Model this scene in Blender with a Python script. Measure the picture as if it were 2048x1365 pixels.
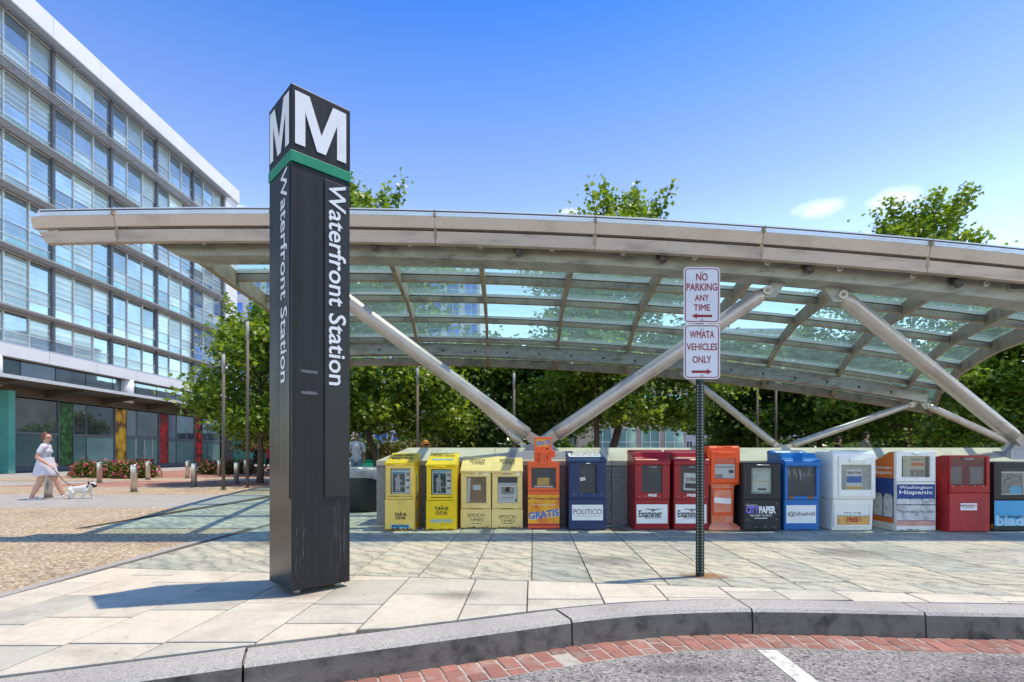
import bpy, bmesh, math, random
import numpy as np
from mathutils import Vector, Matrix
from mathutils.geometry import tessellate_polygon
for o in list(bpy.data.objects): bpy.data.objects.remove(o, do_unlink=True)
SC = bpy.context.scene
COL = SC.collection
# ------------------------------------------------------------------ camera
FOC, HZ, CX, EYE = 1048.0, 909.0, 1024.0, 1.05
cam_d = bpy.data.cameras.new('camera'); cam = bpy.data.objects.new('camera', cam_d); COL.objects.link(cam)
cam.location = (0, 0, EYE); cam.rotation_euler = (math.radians(90), 0, 0)
cam_d.sensor_width = 36; cam_d.lens = FOC/2048*36; cam_d.shift_y = (HZ-682.5)/2048
cam_d.clip_start = 0.05; cam_d.clip_end = 3000
SC.camera = cam
# ------------------------------------------------------------------ sky, sun, exposure
SUN_EL, SUN_DIR = math.radians(72), Vector((0.97, 0.245, 0)).normalized()
wd = bpy.data.worlds.new('World'); SC.world = wd; wd.use_nodes = True
nt = wd.node_tree; bg = nt.nodes['Background']
sky = nt.nodes.new('ShaderNodeTexSky'); sky.sky_type = 'NISHITA'; sky.sun_disc = False
sky.sun_elevation = SUN_EL; sky.sun_rotation = math.atan2(SUN_DIR.x, SUN_DIR.y)
sky.altitude = 0; sky.air_density = 1.0; sky.dust_density = 0.4; sky.ozone_density = 2.5
bg.inputs['Strength'].default_value = 0.15
def wn(t, **k):
    n = nt.nodes.new(t)
    for a, v in k.items(): setattr(n, a, v)
    return n
tc = wn('ShaderNodeTexCoord')
nz = wn('ShaderNodeTexNoise'); nz.inputs['Scale'].default_value = 26; nz.inputs['Detail'].default_value = 8; nz.inputs['Roughness'].default_value = .6
mp = wn('ShaderNodeMapping'); mp.inputs['Scale'].default_value = (1, 1, 2.2)
nt.links.new(tc.outputs['Generated'], mp.inputs[0]); nt.links.new(mp.outputs[0], nz.inputs[0])
cl_sum = None
for (px, py, sx, sz) in ((1640, 417, .050, .017), (1785, 402, .045, .022), (1140, 424, .03, .008), (470, 414, .04, .006)):
    d = Vector(((px-CX)/FOC, 1, (HZ-py)/FOC)).normalized()
    s = wn('ShaderNodeVectorMath', operation='SUBTRACT'); s.inputs[1].default_value = d
    nt.links.new(tc.outputs['Generated'], s.inputs[0])
    m = wn('ShaderNodeVectorMath', operation='MULTIPLY'); m.inputs[1].default_value = (1/sx, 1/sx, 1/sz)
    nt.links.new(s.outputs[0], m.inputs[0])
    l = wn('ShaderNodeVectorMath', operation='LENGTH'); nt.links.new(m.outputs[0], l.inputs[0])
    q = wn('ShaderNodeMath', operation='SUBTRACT', use_clamp=True); q.inputs[0].default_value = 1.0
    nt.links.new(l.outputs['Value'], q.inputs[1])
    if cl_sum is None: cl_sum = q
    else:
        a = wn('ShaderNodeMath', operation='ADD'); nt.links.new(cl_sum.outputs[0], a.inputs[0]); nt.links.new(q.outputs[0], a.inputs[1]); cl_sum = a
ad = wn('ShaderNodeMath', operation='ADD'); nt.links.new(cl_sum.outputs[0], ad.inputs[0]); nt.links.new(nz.outputs['Fac'], ad.inputs[1])
mr = wn('ShaderNodeMapRange'); mr.inputs['From Min'].default_value = .66; mr.inputs['From Max'].default_value = 1.35; mr.inputs['To Max'].default_value = .62
nt.links.new(ad.outputs[0], mr.inputs['Value'])
gate = wn('ShaderNodeMath', operation='GREATER_THAN'); gate.inputs[1].default_value = 0.001; nt.links.new(cl_sum.outputs[0], gate.inputs[0])
gm = wn('ShaderNodeMath', operation='MULTIPLY', use_clamp=True); nt.links.new(gate.outputs[0], gm.inputs[0]); nt.links.new(mr.outputs[0], gm.inputs[1])
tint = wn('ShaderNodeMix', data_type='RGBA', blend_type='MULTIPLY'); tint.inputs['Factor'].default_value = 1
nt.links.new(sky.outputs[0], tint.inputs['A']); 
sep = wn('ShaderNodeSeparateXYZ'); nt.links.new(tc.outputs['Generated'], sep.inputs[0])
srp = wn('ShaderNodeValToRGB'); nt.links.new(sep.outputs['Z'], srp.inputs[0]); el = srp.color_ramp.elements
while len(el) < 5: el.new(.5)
for e_, (p_, c_) in zip(el, ((.02, (.84, .77, .67)), (.24, (.62, .565, .51)), (.44, (.335, .33, .375)), (.66, (.075, .195, .36)), (1, (.12, .21, .32)))): e_.position = p_; e_.color = (*c_, 1)  # low sky brightened and warmed on purpose, as fill for shaded fronts
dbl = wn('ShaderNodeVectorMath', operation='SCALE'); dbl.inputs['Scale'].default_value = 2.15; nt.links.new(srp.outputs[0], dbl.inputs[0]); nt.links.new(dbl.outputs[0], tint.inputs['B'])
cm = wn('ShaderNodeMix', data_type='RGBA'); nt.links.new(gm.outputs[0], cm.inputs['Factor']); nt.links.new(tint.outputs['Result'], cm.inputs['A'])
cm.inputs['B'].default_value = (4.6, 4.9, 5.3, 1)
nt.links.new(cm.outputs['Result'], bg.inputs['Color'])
sl = bpy.data.lights.new('sun', 'SUN'); sun = bpy.data.objects.new('sun', sl); COL.objects.link(sun)
sl.energy = 2.3; sl.angle = math.radians(0.6); sl.color = (1, .86, .66)
sv = SUN_DIR*math.cos(SUN_EL) + Vector((0, 0, math.sin(SUN_EL)))
sun.rotation_euler = sv.to_track_quat('Z', 'Y').to_euler(); sun.location = sv*60
vs = SC.view_settings; vs.view_transform = 'Standard'; vs.look = 'None'; vs.gamma = 1; vs.use_curve_mapping = False
vs.exposure = 1.13

# ------------------------------------------------------------------ helpers
R = random.Random(7)
def gp(px, py, z=0.0):                       # point of a level surface seen at a photo position
    Y = FOC*(EYE-z)/(py-HZ); return ((px-CX)/FOC*Y, Y)
def at(px, py, Y): return ((px-CX)/FOC*Y, Y, EYE+(HZ-py)/FOC*Y)
def tag(o, label=None, cat=None, group=None, kind=None):
    if label: o['label'] = label
    if cat: o['category'] = cat
    if group: o['group'] = group
    if kind: o['kind'] = kind
    return o
def empty(name, loc=(0, 0, 0), rz=0, parent=None):
    o = bpy.data.objects.new(name, None); COL.objects.link(o); o.location = loc; o.rotation_euler = (0, 0, rz); o.empty_display_size = .1
    o.parent = parent; return o
def thing(name, label, cat, loc=(0, 0, 0), rz=0, group=None): return tag(empty(name, loc, rz), label, cat, group)
def link(name, me, parent=None, loc=None, rz=None):
    o = bpy.data.objects.new(name, me); COL.objects.link(o); o.parent = parent
    if loc is not None: o.location = loc
    if rz is not None: o.rotation_euler = (0, 0, rz)
    return o
def copy_tree(o, parent=None):
    c = o.copy(); COL.objects.link(c); c.parent = parent
    for ch in list(o.children): copy_tree(ch, c)
    return c
class MB:
    def __init__(s): s.v = []; s.f = []; s.m = []; s.sm = []
    def add(s, vs, fs, mi=0, smooth=False):
        b = len(s.v); s.v += [tuple(p) for p in vs]
        for f in fs: s.f.append(tuple(b+i for i in f)); s.m.append(mi); s.sm.append(smooth)
        return s
    def box(s, x0, x1, y0, y1, z0, z1, mi=0):
        v = [(x, y, z) for z in (z0, z1) for y in (y0, y1) for x in (x0, x1)]
        return s.add(v, [(0, 2, 3, 1), (4, 5, 7, 6), (0, 1, 5, 4), (2, 6, 7, 3), (0, 4, 6, 2), (1, 3, 7, 5)], mi)
    def prism(s, poly, z0, z1, mi=0, ch=0.0, mi_side=None):       # polygon (ccw) in xy
        n = len(poly); ms = mi if mi_side is None else mi_side
        if ch:
            cx = sum(p[0] for p in poly)/n; cy = sum(p[1] for p in poly)/n
            top = []
            for i in range(n):
                a = Vector(poly[i-1]); b = Vector(poly[i]); c = Vector(poly[(i+1) % n])
                e1 = (b-a); e2 = (c-b)
                if e1.length < 1e-6 or e2.length < 1e-6: top.append(tuple(b)); continue
                n1 = Vector((-e1.y, e1.x)).normalized(); n2 = Vector((-e2.y, e2.x)).normalized()
                k = (n1+n2); k = k/max(k.dot(n1), .35); top.append(tuple(b+k*ch))
            v = [(x, y, z0) for x, y in poly]+[(x, y, z1-ch) for x, y in poly]+[(x, y, z1) for x, y in top]
            s.add(v, [tuple(range(2*n, 3*n))], mi)
            b = len(s.v)-3*n
            for i in range(n):
                j = (i+1) % n
                s.f.append((b+i, b+j, b+n+j, b+n+i)); s.m.append(ms); s.sm.append(False)
                s.f.append((b+n+i, b+n+j, b+2*n+j, b+2*n+i)); s.m.append(mi); s.sm.append(False)
            return s
        v = [(x, y, z0) for x, y in poly]+[(x, y, z1) for x, y in poly]
        s.add(v, [tuple(range(n, 2*n)), tuple(reversed(range(n)))], mi)
        b = len(s.v)-2*n
        for i in range(n):
            j = (i+1) % n; s.f.append((b+i, b+j, b+n+j, b+n+i)); s.m.append(ms); s.sm.append(False)
        return s
    def prof(s, poly, x0, x1, mi=0):                              # polygon in yz swept along x
        n = len(poly); v = [(x0, y, z) for y, z in poly]+[(x1, y, z) for y, z in poly]
        fs = [tuple(reversed(range(n))), tuple(range(n, 2*n))]+[(i, (i+1) % n, n+(i+1) % n, n+i) for i in range(n)]
        return s.add(v, fs, mi)
    def tube(s, pts, rads, n=10, mi=0, caps=True, smooth=True):
        pts = [Vector(p) for p in pts]; b = len(s.v); up = None
        for i, p in enumerate(pts):
            t = (pts[min(i+1, len(pts)-1)]-pts[max(i-1, 0)]).normalized()
            if up is None: up = t.orthogonal().normalized()
            up = (up-t*up.dot(t)); up = up.normalized() if up.length > 1e-6 else t.orthogonal().normalized()
            w = t.cross(up); r = rads[i] if isinstance(rads, (list, tuple)) else rads
            for k in range(n):
                a = 2*math.pi*k/n; s.v.append(tuple(p+(up*math.cos(a)+w*math.sin(a))*r))
        for i in range(len(pts)-1):
            for k in range(n):
                q = (k+1) % n; s.f.append((b+i*n+k, b+i*n+q, b+(i+1)*n+q, b+(i+1)*n+k)); s.m.append(mi); s.sm.append(smooth)
        if caps:
            s.f.append(tuple(b+k for k in reversed(range(n)))); s.m.append(mi); s.sm.append(False)
            e = b+(len(pts)-1)*n; s.f.append(tuple(e+k for k in range(n))); s.m.append(mi); s.sm.append(False)
        return s
    def sweep(s, secs, mi=0, caps=True):                          # list of equal-length rings of points
        n = len(secs[0]); b = len(s.v)
        for r in secs: s.v += [tuple(p) for p in r]
        for i in range(len(secs)-1):
            for k in range(n):
                q = (k+1) % n; s.f.append((b+i*n+k, b+i*n+q, b+(i+1)*n+q, b+(i+1)*n+k)); s.m.append(mi); s.sm.append(False)
        if caps:
            s.f.append(tuple(b+k for k in reversed(range(n)))); s.m.append(mi); s.sm.append(False)
            e = b+(len(secs)-1)*n; s.f.append(tuple(e+k for k in range(n))); s.m.append(mi); s.sm.append(False)
        return s
    def mesh(s, name, mats):
        me = bpy.data.meshes.new(name); me.from_pydata(s.v, [], s.f)
        for m in (mats if isinstance(mats, (list, tuple)) else [mats]): me.materials.append(m)
        me.polygons.foreach_set('material_index', s.m); me.polygons.foreach_set('use_smooth', s.sm); me.update()
        bm = bmesh.new(); bm.from_mesh(me); bmesh.ops.recalc_face_normals(bm, faces=bm.faces); bm.to_mesh(me); bm.free()
        return me
    def build(s, name, mats, parent=None, loc=None, rz=None, bevel=0, seg=2):
        o = link(name, s.mesh(name, mats), parent, loc, rz)
        if bevel:
            b = o.modifiers.new('bevel', 'BEVEL'); b.width = bevel; b.segments = seg; b.limit_method = 'ANGLE'; b.angle_limit = math.radians(35)
        return o
def sheet(name, poly, z, m, kind='structure', parent=None):
    tri = tessellate_polygon([[Vector((x, y, 0)) for x, y in poly]])
    mb = MB().add([(x, y, z) for x, y in poly], tri)
    o = mb.build(name, m, parent)
    for p in o.data.polygons:
        if p.normal.z < 0: p.flip()
    if kind and not parent: o['kind'] = kind
    return o
# ------------------------------------------------------------------ materials
MC = {}
def newmat(name):
    m = bpy.data.materials.new(name); m.use_nodes = True; n = m.node_tree.nodes; b = n['Principled BSDF']
    return m, m.node_tree, b
def ramp(t, stops):
    r = t.nodes.new('ShaderNodeValToRGB'); e = r.color_ramp.elements
    while len(e) < len(stops): e.new(.5)
    for i, (p, c) in enumerate(stops): e[i].position = p; e[i].color = (c[0], c[1], c[2], 1)
    return r
def node(t, ty, ins=None, **k):
    n = t.nodes.new(ty)
    for a, v in k.items(): setattr(n, a, v)
    for a, v in (ins or {}).items(): n.inputs[a].default_value = v
    return n
def coords(t, scale=(1, 1, 1), rand=0.0, kind='Object'):
    tcn = t.nodes.new('ShaderNodeTexCoord'); mpn = node(t, 'ShaderNodeMapping', {'Scale': scale})
    t.links.new(tcn.outputs[kind], mpn.inputs[0])
    if rand:
        oi = t.nodes.new('ShaderNodeObjectInfo'); mu = node(t, 'ShaderNodeVectorMath', operation='SCALE')
        mu.inputs[0].default_value = (rand, rand*1.7, rand*.6); t.links.new(oi.outputs['Random'], mu.inputs['Scale']); t.links.new(mu.outputs[0], mpn.inputs['Location'])
    return mpn
def rgbmix(t, f, a, b, mode='MIX'):
    n = node(t, 'ShaderNodeMix', data_type='RGBA', blend_type=mode)
    for key, v in (('Factor', f), ('A', a), ('B', b)):
        if hasattr(v, 'is_output') or isinstance(v, bpy.types.NodeSocket): t.links.new(v, n.inputs[key])
        elif key == 'Factor': n.inputs[key].default_value = v
        else: n.inputs[key].default_value = (v[0], v[1], v[2], 1)
    return n.outputs['Result']
def bumped(t, b, src, strength=.3, dist=.01):
    bp = node(t, 'ShaderNodeBump', {'Strength': strength, 'Distance': dist}); t.links.new(src, bp.inputs['Height']); t.links.new(bp.outputs[0], b.inputs['Normal'])
def paint(name, col, rough=.45, metal=0.0, var=.12, scale=6, bump=0.0, stretch=(1, 1, 1), spec=.35, rand=3.0, dark=None, objvar=0.0, grime=.45):
    if name in MC: return MC[name]
    m, t, b = newmat(name); c = coords(t, stretch, rand)
    n = node(t, 'ShaderNodeTexNoise', {'Scale': scale, 'Detail': 6, 'Roughness': .6}); t.links.new(c.outputs[0], n.inputs[0])
    d = dark or tuple(x*(1-2.2*var) for x in col)
    r = ramp(t, [(.32, d), (.5, col), (.75, tuple(min(1, x*(1+var)) for x in col))]); t.links.new(n.outputs['Fac'], r.inputs[0])
    out = r.outputs[0]
    if objvar:
        oi = t.nodes.new('ShaderNodeObjectInfo'); mr = node(t, 'ShaderNodeMapRange', {'To Min': 1-objvar, 'To Max': 1+objvar}); t.links.new(oi.outputs['Random'], mr.inputs['Value'])
        hs = node(t, 'ShaderNodeHueSaturation'); t.links.new(out, hs.inputs['Color']); t.links.new(mr.outputs[0], hs.inputs['Value']); out = hs.outputs[0]
    if grime:                                     # fine dirt and scuffs
        g = node(t, 'ShaderNodeTexNoise', {'Scale': scale*5+11, 'Detail': 9, 'Roughness': .75, 'Distortion': .6}); t.links.new(c.outputs[0], g.inputs[0])
        gr = ramp(t, [(.30, (.45, .42, .38)), (.43, (.95, .95, .94)), (.62, (1, 1, 1)), (.74, (1.15, 1.15, 1.14))]); t.links.new(g.outputs['Fac'], gr.inputs[0]); out = rgbmix(t, grime, out, gr.outputs[0], 'MULTIPLY')
    t.links.new(out, b.inputs['Base Color'])
    b.inputs['Roughness'].default_value = rough; b.inputs['Metallic'].default_value = metal; b.inputs['Specular IOR Level'].default_value = spec
    rr = node(t, 'ShaderNodeMapRange', {'To Min': max(.03, rough-.1), 'To Max': min(1, rough+.15)}); t.links.new(n.outputs['Fac'], rr.inputs['Value']); t.links.new(rr.outputs[0], b.inputs['Roughness'])
    if bump:
        n2 = node(t, 'ShaderNodeTexNoise', {'Scale': scale*9, 'Detail': 4}); t.links.new(c.outputs[0], n2.inputs[0]); bumped(t, b, n2.outputs['Fac'], bump, .004)
    MC[name] = m; return m
def mat_gneiss():
    m, t, b = newmat('grey_green_gneiss'); c = coords(t, (1, 1, 1), 17.0)
    n = node(t, 'ShaderNodeTexNoise', {'Scale': 1.6, 'Detail': 5, 'Distortion': 1.4}); t.links.new(c.outputs[0], n.inputs[0])
    w = node(t, 'ShaderNodeTexWave', {'Scale': 2.4, 'Distortion': 9, 'Detail': 5, 'Detail Scale': 1.3, 'Detail Roughness': .7}, wave_type='BANDS', bands_direction='DIAGONAL'); t.links.new(c.outputs[0], w.inputs[0])
    r1 = ramp(t, [(.3, (.33, .335, .285)), (.52, (.43, .43, .365)), (.72, (.52, .50, .41))]); t.links.new(n.outputs['Fac'], r1.inputs[0])
    r2 = ramp(t, [(.0, (.42, .44, .43)), (.1, (.78, .79, .77)), (.35, (1, 1, 1)), (.7, (.86, .86, .83)), (.95, (1.12, 1.1, 1.04))]); t.links.new(w.outputs['Fac'], r2.inputs[0])
    o = rgbmix(t, .72, r1.outputs[0], r2.outputs[0], 'MULTIPLY')
    f = node(t, 'ShaderNodeTexNoise', {'Scale': 45, 'Detail': 6}); t.links.new(c.outputs[0], f.inputs[0])
    r3 = ramp(t, [(.3, (.75, .75, .75)), (.7, (1.15, 1.15, 1.12))]); t.links.new(f.outputs['Fac'], r3.inputs[0]); o = rgbmix(t, .6, o, r3.outputs[0], 'MULTIPLY')
    oi = t.nodes.new('ShaderNodeObjectInfo'); r4 = ramp(t, [(0, (.8, .84, .86)), (.5, (1, 1, .97)), (1, (1.16, 1.1, 1.0))]); t.links.new(oi.outputs['Random'], r4.inputs[0]); o = rgbmix(t, 1, o, r4.outputs[0], 'MULTIPLY')
    t.links.new(o, b.inputs['Base Color']); b.inputs['Roughness'].default_value = .62; bumped(t, b, f.outputs['Fac'], .25, .004); return m
def mat_cream():
    m, t, b = newmat('cream_limestone'); c = coords(t, (1, 1, 1), 13.0)
    n = node(t, 'ShaderNodeTexNoise', {'Scale': 2.2, 'Detail': 8, 'Roughness': .65, 'Distortion': .5}); t.links.new(c.outputs[0], n.inputs[0])
    r = ramp(t, [(.25, (.40, .36, .29)), (.48, (.56, .515, .425)), (.7, (.64, .59, .49))]); t.links.new(n.outputs['Fac'], r.inputs[0])
    v = node(t, 'ShaderNodeTexVoronoi', {'Scale': 4.5, 'Randomness': 1}); t.links.new(c.outputs[0], v.inputs[0])
    g = ramp(t, [(.0, (.25, .25, .25)), (.045, (.28, .28, .28)), (.06, (1, 1, 1))]); t.links.new(v.outputs['Distance'], g.inputs[0]); o = rgbmix(t, .55, r.outputs[0], g.outputs[0], 'MULTIPLY')
    f = node(t, 'ShaderNodeTexNoise', {'Scale': 30, 'Detail': 6}); t.links.new(c.outputs[0], f.inputs[0])
    r3 = ramp(t, [(.3, (.8, .8, .8)), (.7, (1.1, 1.1, 1.1))]); t.links.new(f.outputs['Fac'], r3.inputs[0]); o = rgbmix(t, .5, o, r3.outputs[0], 'MULTIPLY')
    oi = t.nodes.new('ShaderNodeObjectInfo'); r4 = ramp(t, [(0, (.74, .79, .8)), (.45, (.95, .96, .95)), (1, (1.08, 1.04, .98))]); t.links.new(oi.outputs['Random'], r4.inputs[0]); o = rgbmix(t, 1, o, r4.outputs[0], 'MULTIPLY')
    t.links.new(o, b.inputs['Base Color']); b.inputs['Roughness'].default_value = .7; bumped(t, b, n.outputs['Fac'], .3, .01); return m
def mat_speckle(name, stops, scale=90, rough=.8, bump=.5, dist=.006, big=None):
    m, t, b = newmat(name); c = coords(t)
    v = node(t, 'ShaderNodeTexVoronoi', {'Scale': scale}); t.links.new(c.outputs[0], v.inputs[0])
    sx = t.nodes.new('ShaderNodeSeparateColor'); t.links.new(v.outputs['Color'], sx.inputs[0])
    r = ramp(t, stops); t.links.new(sx.outputs[0], r.inputs[0]); o = r.outputs[0]
    n = node(t, 'ShaderNodeTexNoise', {'Scale': .9, 'Detail': 6, 'Roughness': .65}); t.links.new(c.outputs[0], n.inputs[0])
    r2 = ramp(t, [(.3, (.72, .72, .74)), (.5, (.98, .98, .98)), (.7, (1.12, 1.11, 1.08))]); t.links.new(n.outputs['Fac'], r2.inputs[0]); o = rgbmix(t, .8, o, r2.outputs[0], 'MULTIPLY')
    e = ramp(t, [(0, (1.1, 1.1, 1.1)), (.55, (.8, .8, .8)), (1, (.45, .42, .4))]); t.links.new(v.outputs['Distance'], e.inputs[0])
    o = rgbmix(t, .8, o, e.outputs[0], 'MULTIPLY')
    t.links.new(o, b.inputs['Base Color']); b.inputs['Roughness'].default_value = rough
    iv = node(t, 'ShaderNodeMath', operation='SUBTRACT'); iv.inputs[0].default_value = 1; t.links.new(v.outputs['Distance'], iv.inputs[1]); bumped(t, b, iv.outputs[0], bump, dist); return m
def mat_glass(name, tint, refl=(.8, .9, 1), scatter=.0, sc_col=(.6, .85, .85), rough=.02, ior=1.5, sky_sheen=0.0):
    m, t, b = newmat(name); t.nodes.remove(b); out = t.nodes['Material Output']
    tr = node(t, 'ShaderNodeBsdfTransparent'); tr.inputs[0].default_value = (*tint, 1)
    gl = node(t, 'ShaderNodeBsdfGlossy', {'Roughness': rough}); gl.inputs[0].default_value = (*refl, 1)
    lw = node(t, 'ShaderNodeLayerWeight', {'Blend': .5}); pw = node(t, 'ShaderNodeMath', operation='POWER'); pw.inputs[1].default_value = 5; t.links.new(lw.outputs['Facing'], pw.inputs[0])
    f0 = ((ior-1)/(ior+1))**2; fr = node(t, 'ShaderNodeMapRange', {'To Min': f0, 'To Max': .5}); t.links.new(pw.outputs[0], fr.inputs['Value']); mx = t.nodes.new('ShaderNodeMixShader')
    base = tr.outputs[0]
    if scatter:
        c = coords(t); n = node(t, 'ShaderNodeTexNoise', {'Scale': 3, 'Detail': 6, 'Roughness': .7}); t.links.new(c.outputs[0], n.inputs[0])
        mr = node(t, 'ShaderNodeMapRange', {'From Min': .3, 'From Max': .7, 'To Min': scatter*.55, 'To Max': scatter*1.5}); t.links.new(n.outputs['Fac'], mr.inputs['Value'])
        tl = node(t, 'ShaderNodeBsdfTranslucent'); tl.inputs[0].default_value = (*sc_col, 1)
        m2 = t.nodes.new('ShaderNodeMixShader'); t.links.new(mr.outputs[0], m2.inputs[0]); t.links.new(base, m2.inputs[1]); t.links.new(tl.outputs[0], m2.inputs[2]); base = m2.outputs[0]
    if sky_sheen:
        df = node(t, 'ShaderNodeBsdfDiffuse'); df.inputs[0].default_value = (.72, .76, .8, 1); m3 = node(t, 'ShaderNodeMixShader', {0: sky_sheen}); t.links.new(base, m3.inputs[1]); t.links.new(df.outputs[0], m3.inputs[2]); base = m3.outputs[0]  # pale diffuse share standing in for reflected sky
    t.links.new(fr.outputs[0], mx.inputs[0]); t.links.new(base, mx.inputs[1]); t.links.new(gl.outputs[0], mx.inputs[2]); t.links.new(mx.outputs[0], out.inputs[0]); return m
def mat_leaf(name, c1, c2, c3, trans=.4):
    m, t, b = newmat(name); out = t.nodes['Material Output']
    g = t.nodes.new('ShaderNodeNewGeometry'); r = ramp(t, [(0, c1), (.5, c2), (1, c3)]); t.links.new(g.outputs['Random Per Island'], r.inputs[0])
    t.links.new(r.outputs[0], b.inputs['Base Color']); b.inputs['Roughness'].default_value = .42; b.inputs['Specular IOR Level'].default_value = .45
    tl = t.nodes.new('ShaderNodeBsdfTranslucent'); br = node(t, 'ShaderNodeMix', data_type='RGBA', blend_type='MULTIPLY'); br.inputs['Factor'].default_value = 1; br.inputs['B'].default_value = (1.5, 1.55, .7, 1)
    t.links.new(r.outputs[0], br.inputs['A']); t.links.new(br.outputs['Result'], tl.inputs[0])
    mx = node(t, 'ShaderNodeMixShader', {0: trans}); t.links.new(b.outputs[0], mx.inputs[1]); t.links.new(tl.outputs[0], mx.inputs[2]); t.links.new(mx.outputs[0], out.inputs[0]); return m
# ------------------------------------------------------------------ lettering
FONT = bpy.data.curves.new('font_probe', 'FONT').font
def text_geo(body, bold=.0, italic=0.0, space=1.0):
    cu = bpy.data.curves.new('txt', 'FONT'); cu.body = body; cu.size = 1; cu.resolution_u = 3; cu.offset = bold; cu.shear = italic; cu.space_character = space; cu.align_x = 'CENTER'; cu.space_line = .85
    o = bpy.data.objects.new('txt', cu); me = bpy.data.meshes.new_from_object(o)
    v = np.array([p.co[:] for p in me.vertices]); f = [tuple(p.vertices) for p in me.polygons]
    bpy.data.objects.remove(o); bpy.data.meshes.remove(me); bpy.data.curves.remove(cu)
    mn, mx = v.min(0), v.max(0); return (v-mn)[:, :2], f, (mx-mn)[:2]
def text(parent, body, m, c, w, h, U=(1, 0, 0), V=(0, 0, 1), bold=.01, italic=0.0, off=.002, name='lettering', space=1.0, split=False):
    """lettering centred at c, stretched to w by h along the unit directions U and V, standing off by off"""
    thick = bold if ('M' in body and bold) else 0
    v, f, s = text_geo(body, 0 if thick else bold, italic, space); U = Vector(U).normalized(); V = Vector(V).normalized(); N = U.cross(V); c = Vector(c)
    vs = [c+U*((x/s[0]-.5)*w)+V*((y/s[1]-.5)*h)+N*off for x, y in v]
    if split:                                                      # every letter a piece of its own; a dot stays with its stem
        par = list(range(len(vs)))
        def find(i):
            while par[i] != i: i = par[i]
            return i
        for q_ in f:
            for i in q_[1:]: par[find(i)] = find(q_[0])
        isl = {}
        for q_ in f: isl.setdefault(find(q_[0]), []).append(q_)
        grp = []
        for fs in sorted(isl.values(), key=lambda fs: min(v[i][0] for q_ in fs for i in q_)):
            x0 = min(v[i][0] for q_ in fs for i in q_); x1 = max(v[i][0] for q_ in fs for i in q_)
            if grp and x0 < grp[-1][1]-.5*(x1-x0): grp[-1][2].extend(fs); grp[-1][1] = max(grp[-1][1], x1)
            else: grp.append([x0, x1, list(fs)])
        for _, _, fs in grp:
            ids = sorted({i for q_ in fs for i in q_}); mp_ = {i: k for k, i in enumerate(ids)}; me = bpy.data.meshes.new('letter'); me.from_pydata([tuple(vs[i]) for i in ids], [], [tuple(mp_[i] for i in q_) for q_ in fs]); me.materials.append(m); me.update(); link('letter', me, parent)
        return
    if thick:                                                      # heavier strokes from shifted copies, each a hair proud of the last
        k = thick*w/s[0]; n0 = len(vs); base, f0 = list(vs), list(f)
        for j, (dx, dy) in enumerate(((1, 0), (-1, 0), (0, 1), (0, -1))):
            vs += [p+U*dx*k+V*dy*k*.8+N*.00015*(j+1) for p in base]; f = f+[tuple(i+n0*(j+1) for i in q_) for q_ in f0]
    me = bpy.data.meshes.new(name); me.from_pydata([tuple(p) for p in vs], [], f); me.materials.append(m); me.update()
    return link(name, me, parent)
def flat(parent, name, pts, m):
    me = bpy.data.meshes.new(name); me.from_pydata([tuple(p) for p in pts], [], [tuple(range(len(pts)))]); me.materials.append(m); me.update(); return link(name, me, parent)
# ================================================================== GROUND, KERB, ROAD
ROADZ = -0.17
KP = [(-9, -.55), (-6, .70), (-3.5, 1.74), (-1.8, 2.44), (-1.32, 2.64), (-.745, 2.87), (0, 3.17), (.38, 3.325), (.8, 3.455), (1.17, 3.52), (1.63, 3.555), (2.2, 3.53), (2.75, 3.485), (3.37, 3.45), (5, 3.38), (9, 3.2), (14, 3.0)]
def smooth_curve(P, n=14):
    out = []
    for i in range(len(P)-1):
        p0, p1, p2, p3 = P[max(i-1, 0)], P[i], P[i+1], P[min(i+2, len(P)-1)]
        for k in range(n):
            t = k/n
            out.append(tuple(.5*((2*p1[j])+(p2[j]-p0[j])*t+(2*p0[j]-5*p1[j]+4*p2[j]-p3[j])*t*t+(3*p1[j]-p0[j]-3*p2[j]+p3[j])*t**3) for j in (0, 1)))
    out.append(P[-1]); return np.array(out)
KC = smooth_curve(KP); KN = np.gradient(KC, axis=0); KN = np.stack([-KN[:, 1], KN[:, 0]], 1); KN /= np.linalg.norm(KN, axis=1)[:, None]
for _ in range(6): KN[1:-1] = (KN[:-2]+KN[1:-1]*2+KN[2:])/4
KN /= np.linalg.norm(KN, axis=1)[:, None]
KS = np.concatenate([[0], np.cumsum(np.linalg.norm(np.diff(KC, axis=0), axis=1))])
def kpt(s, off=0.0):                                    # point at arc length s, off metres towards the pavement
    return tuple(np.interp(s, KS, KC[:, j])+off*np.interp(s, KS, KN[:, j]) for j in (0, 1))
def s_at_x(x): return float(np.interp(x, KC[:, 0], KS))
KW = .25
KI = KC+KN*KW
def f_in(x): return float(np.interp(x, KI[:, 0], KI[:, 1]))
m_gneiss, m_cream = mat_gneiss(), mat_cream()
m_joint = paint('joint_mortar', (.10, .085, .065), .9, var=.25, scale=20)
m_asphalt = mat_speckle('worn_asphalt', [(0, (.06, .058, .056)), (.16, (.2, .195, .19)), (.6, (.29, .28, .27)), (1, (.42, .4, .37))], 75, .85, .6, .008)
m_aggr = mat_speckle('tan_exposed_aggregate', [(0, (.22, .16, .10)), (.35, (.44, .33, .20)), (.75, (.57, .45, .29)), (1, (.74, .66, .52))], 42, .75, .7, .01)
m_conc = paint('grey_concrete', (.36, .345, .32), .8, var=.08, scale=3, bump=.15)
m_redpave = mat_speckle('red_brick_paving', [(0, (.33, .14, .1)), (.5, (.42, .2, .15)), (1, (.5, .27, .2))], 9, .8, .2)
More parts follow.
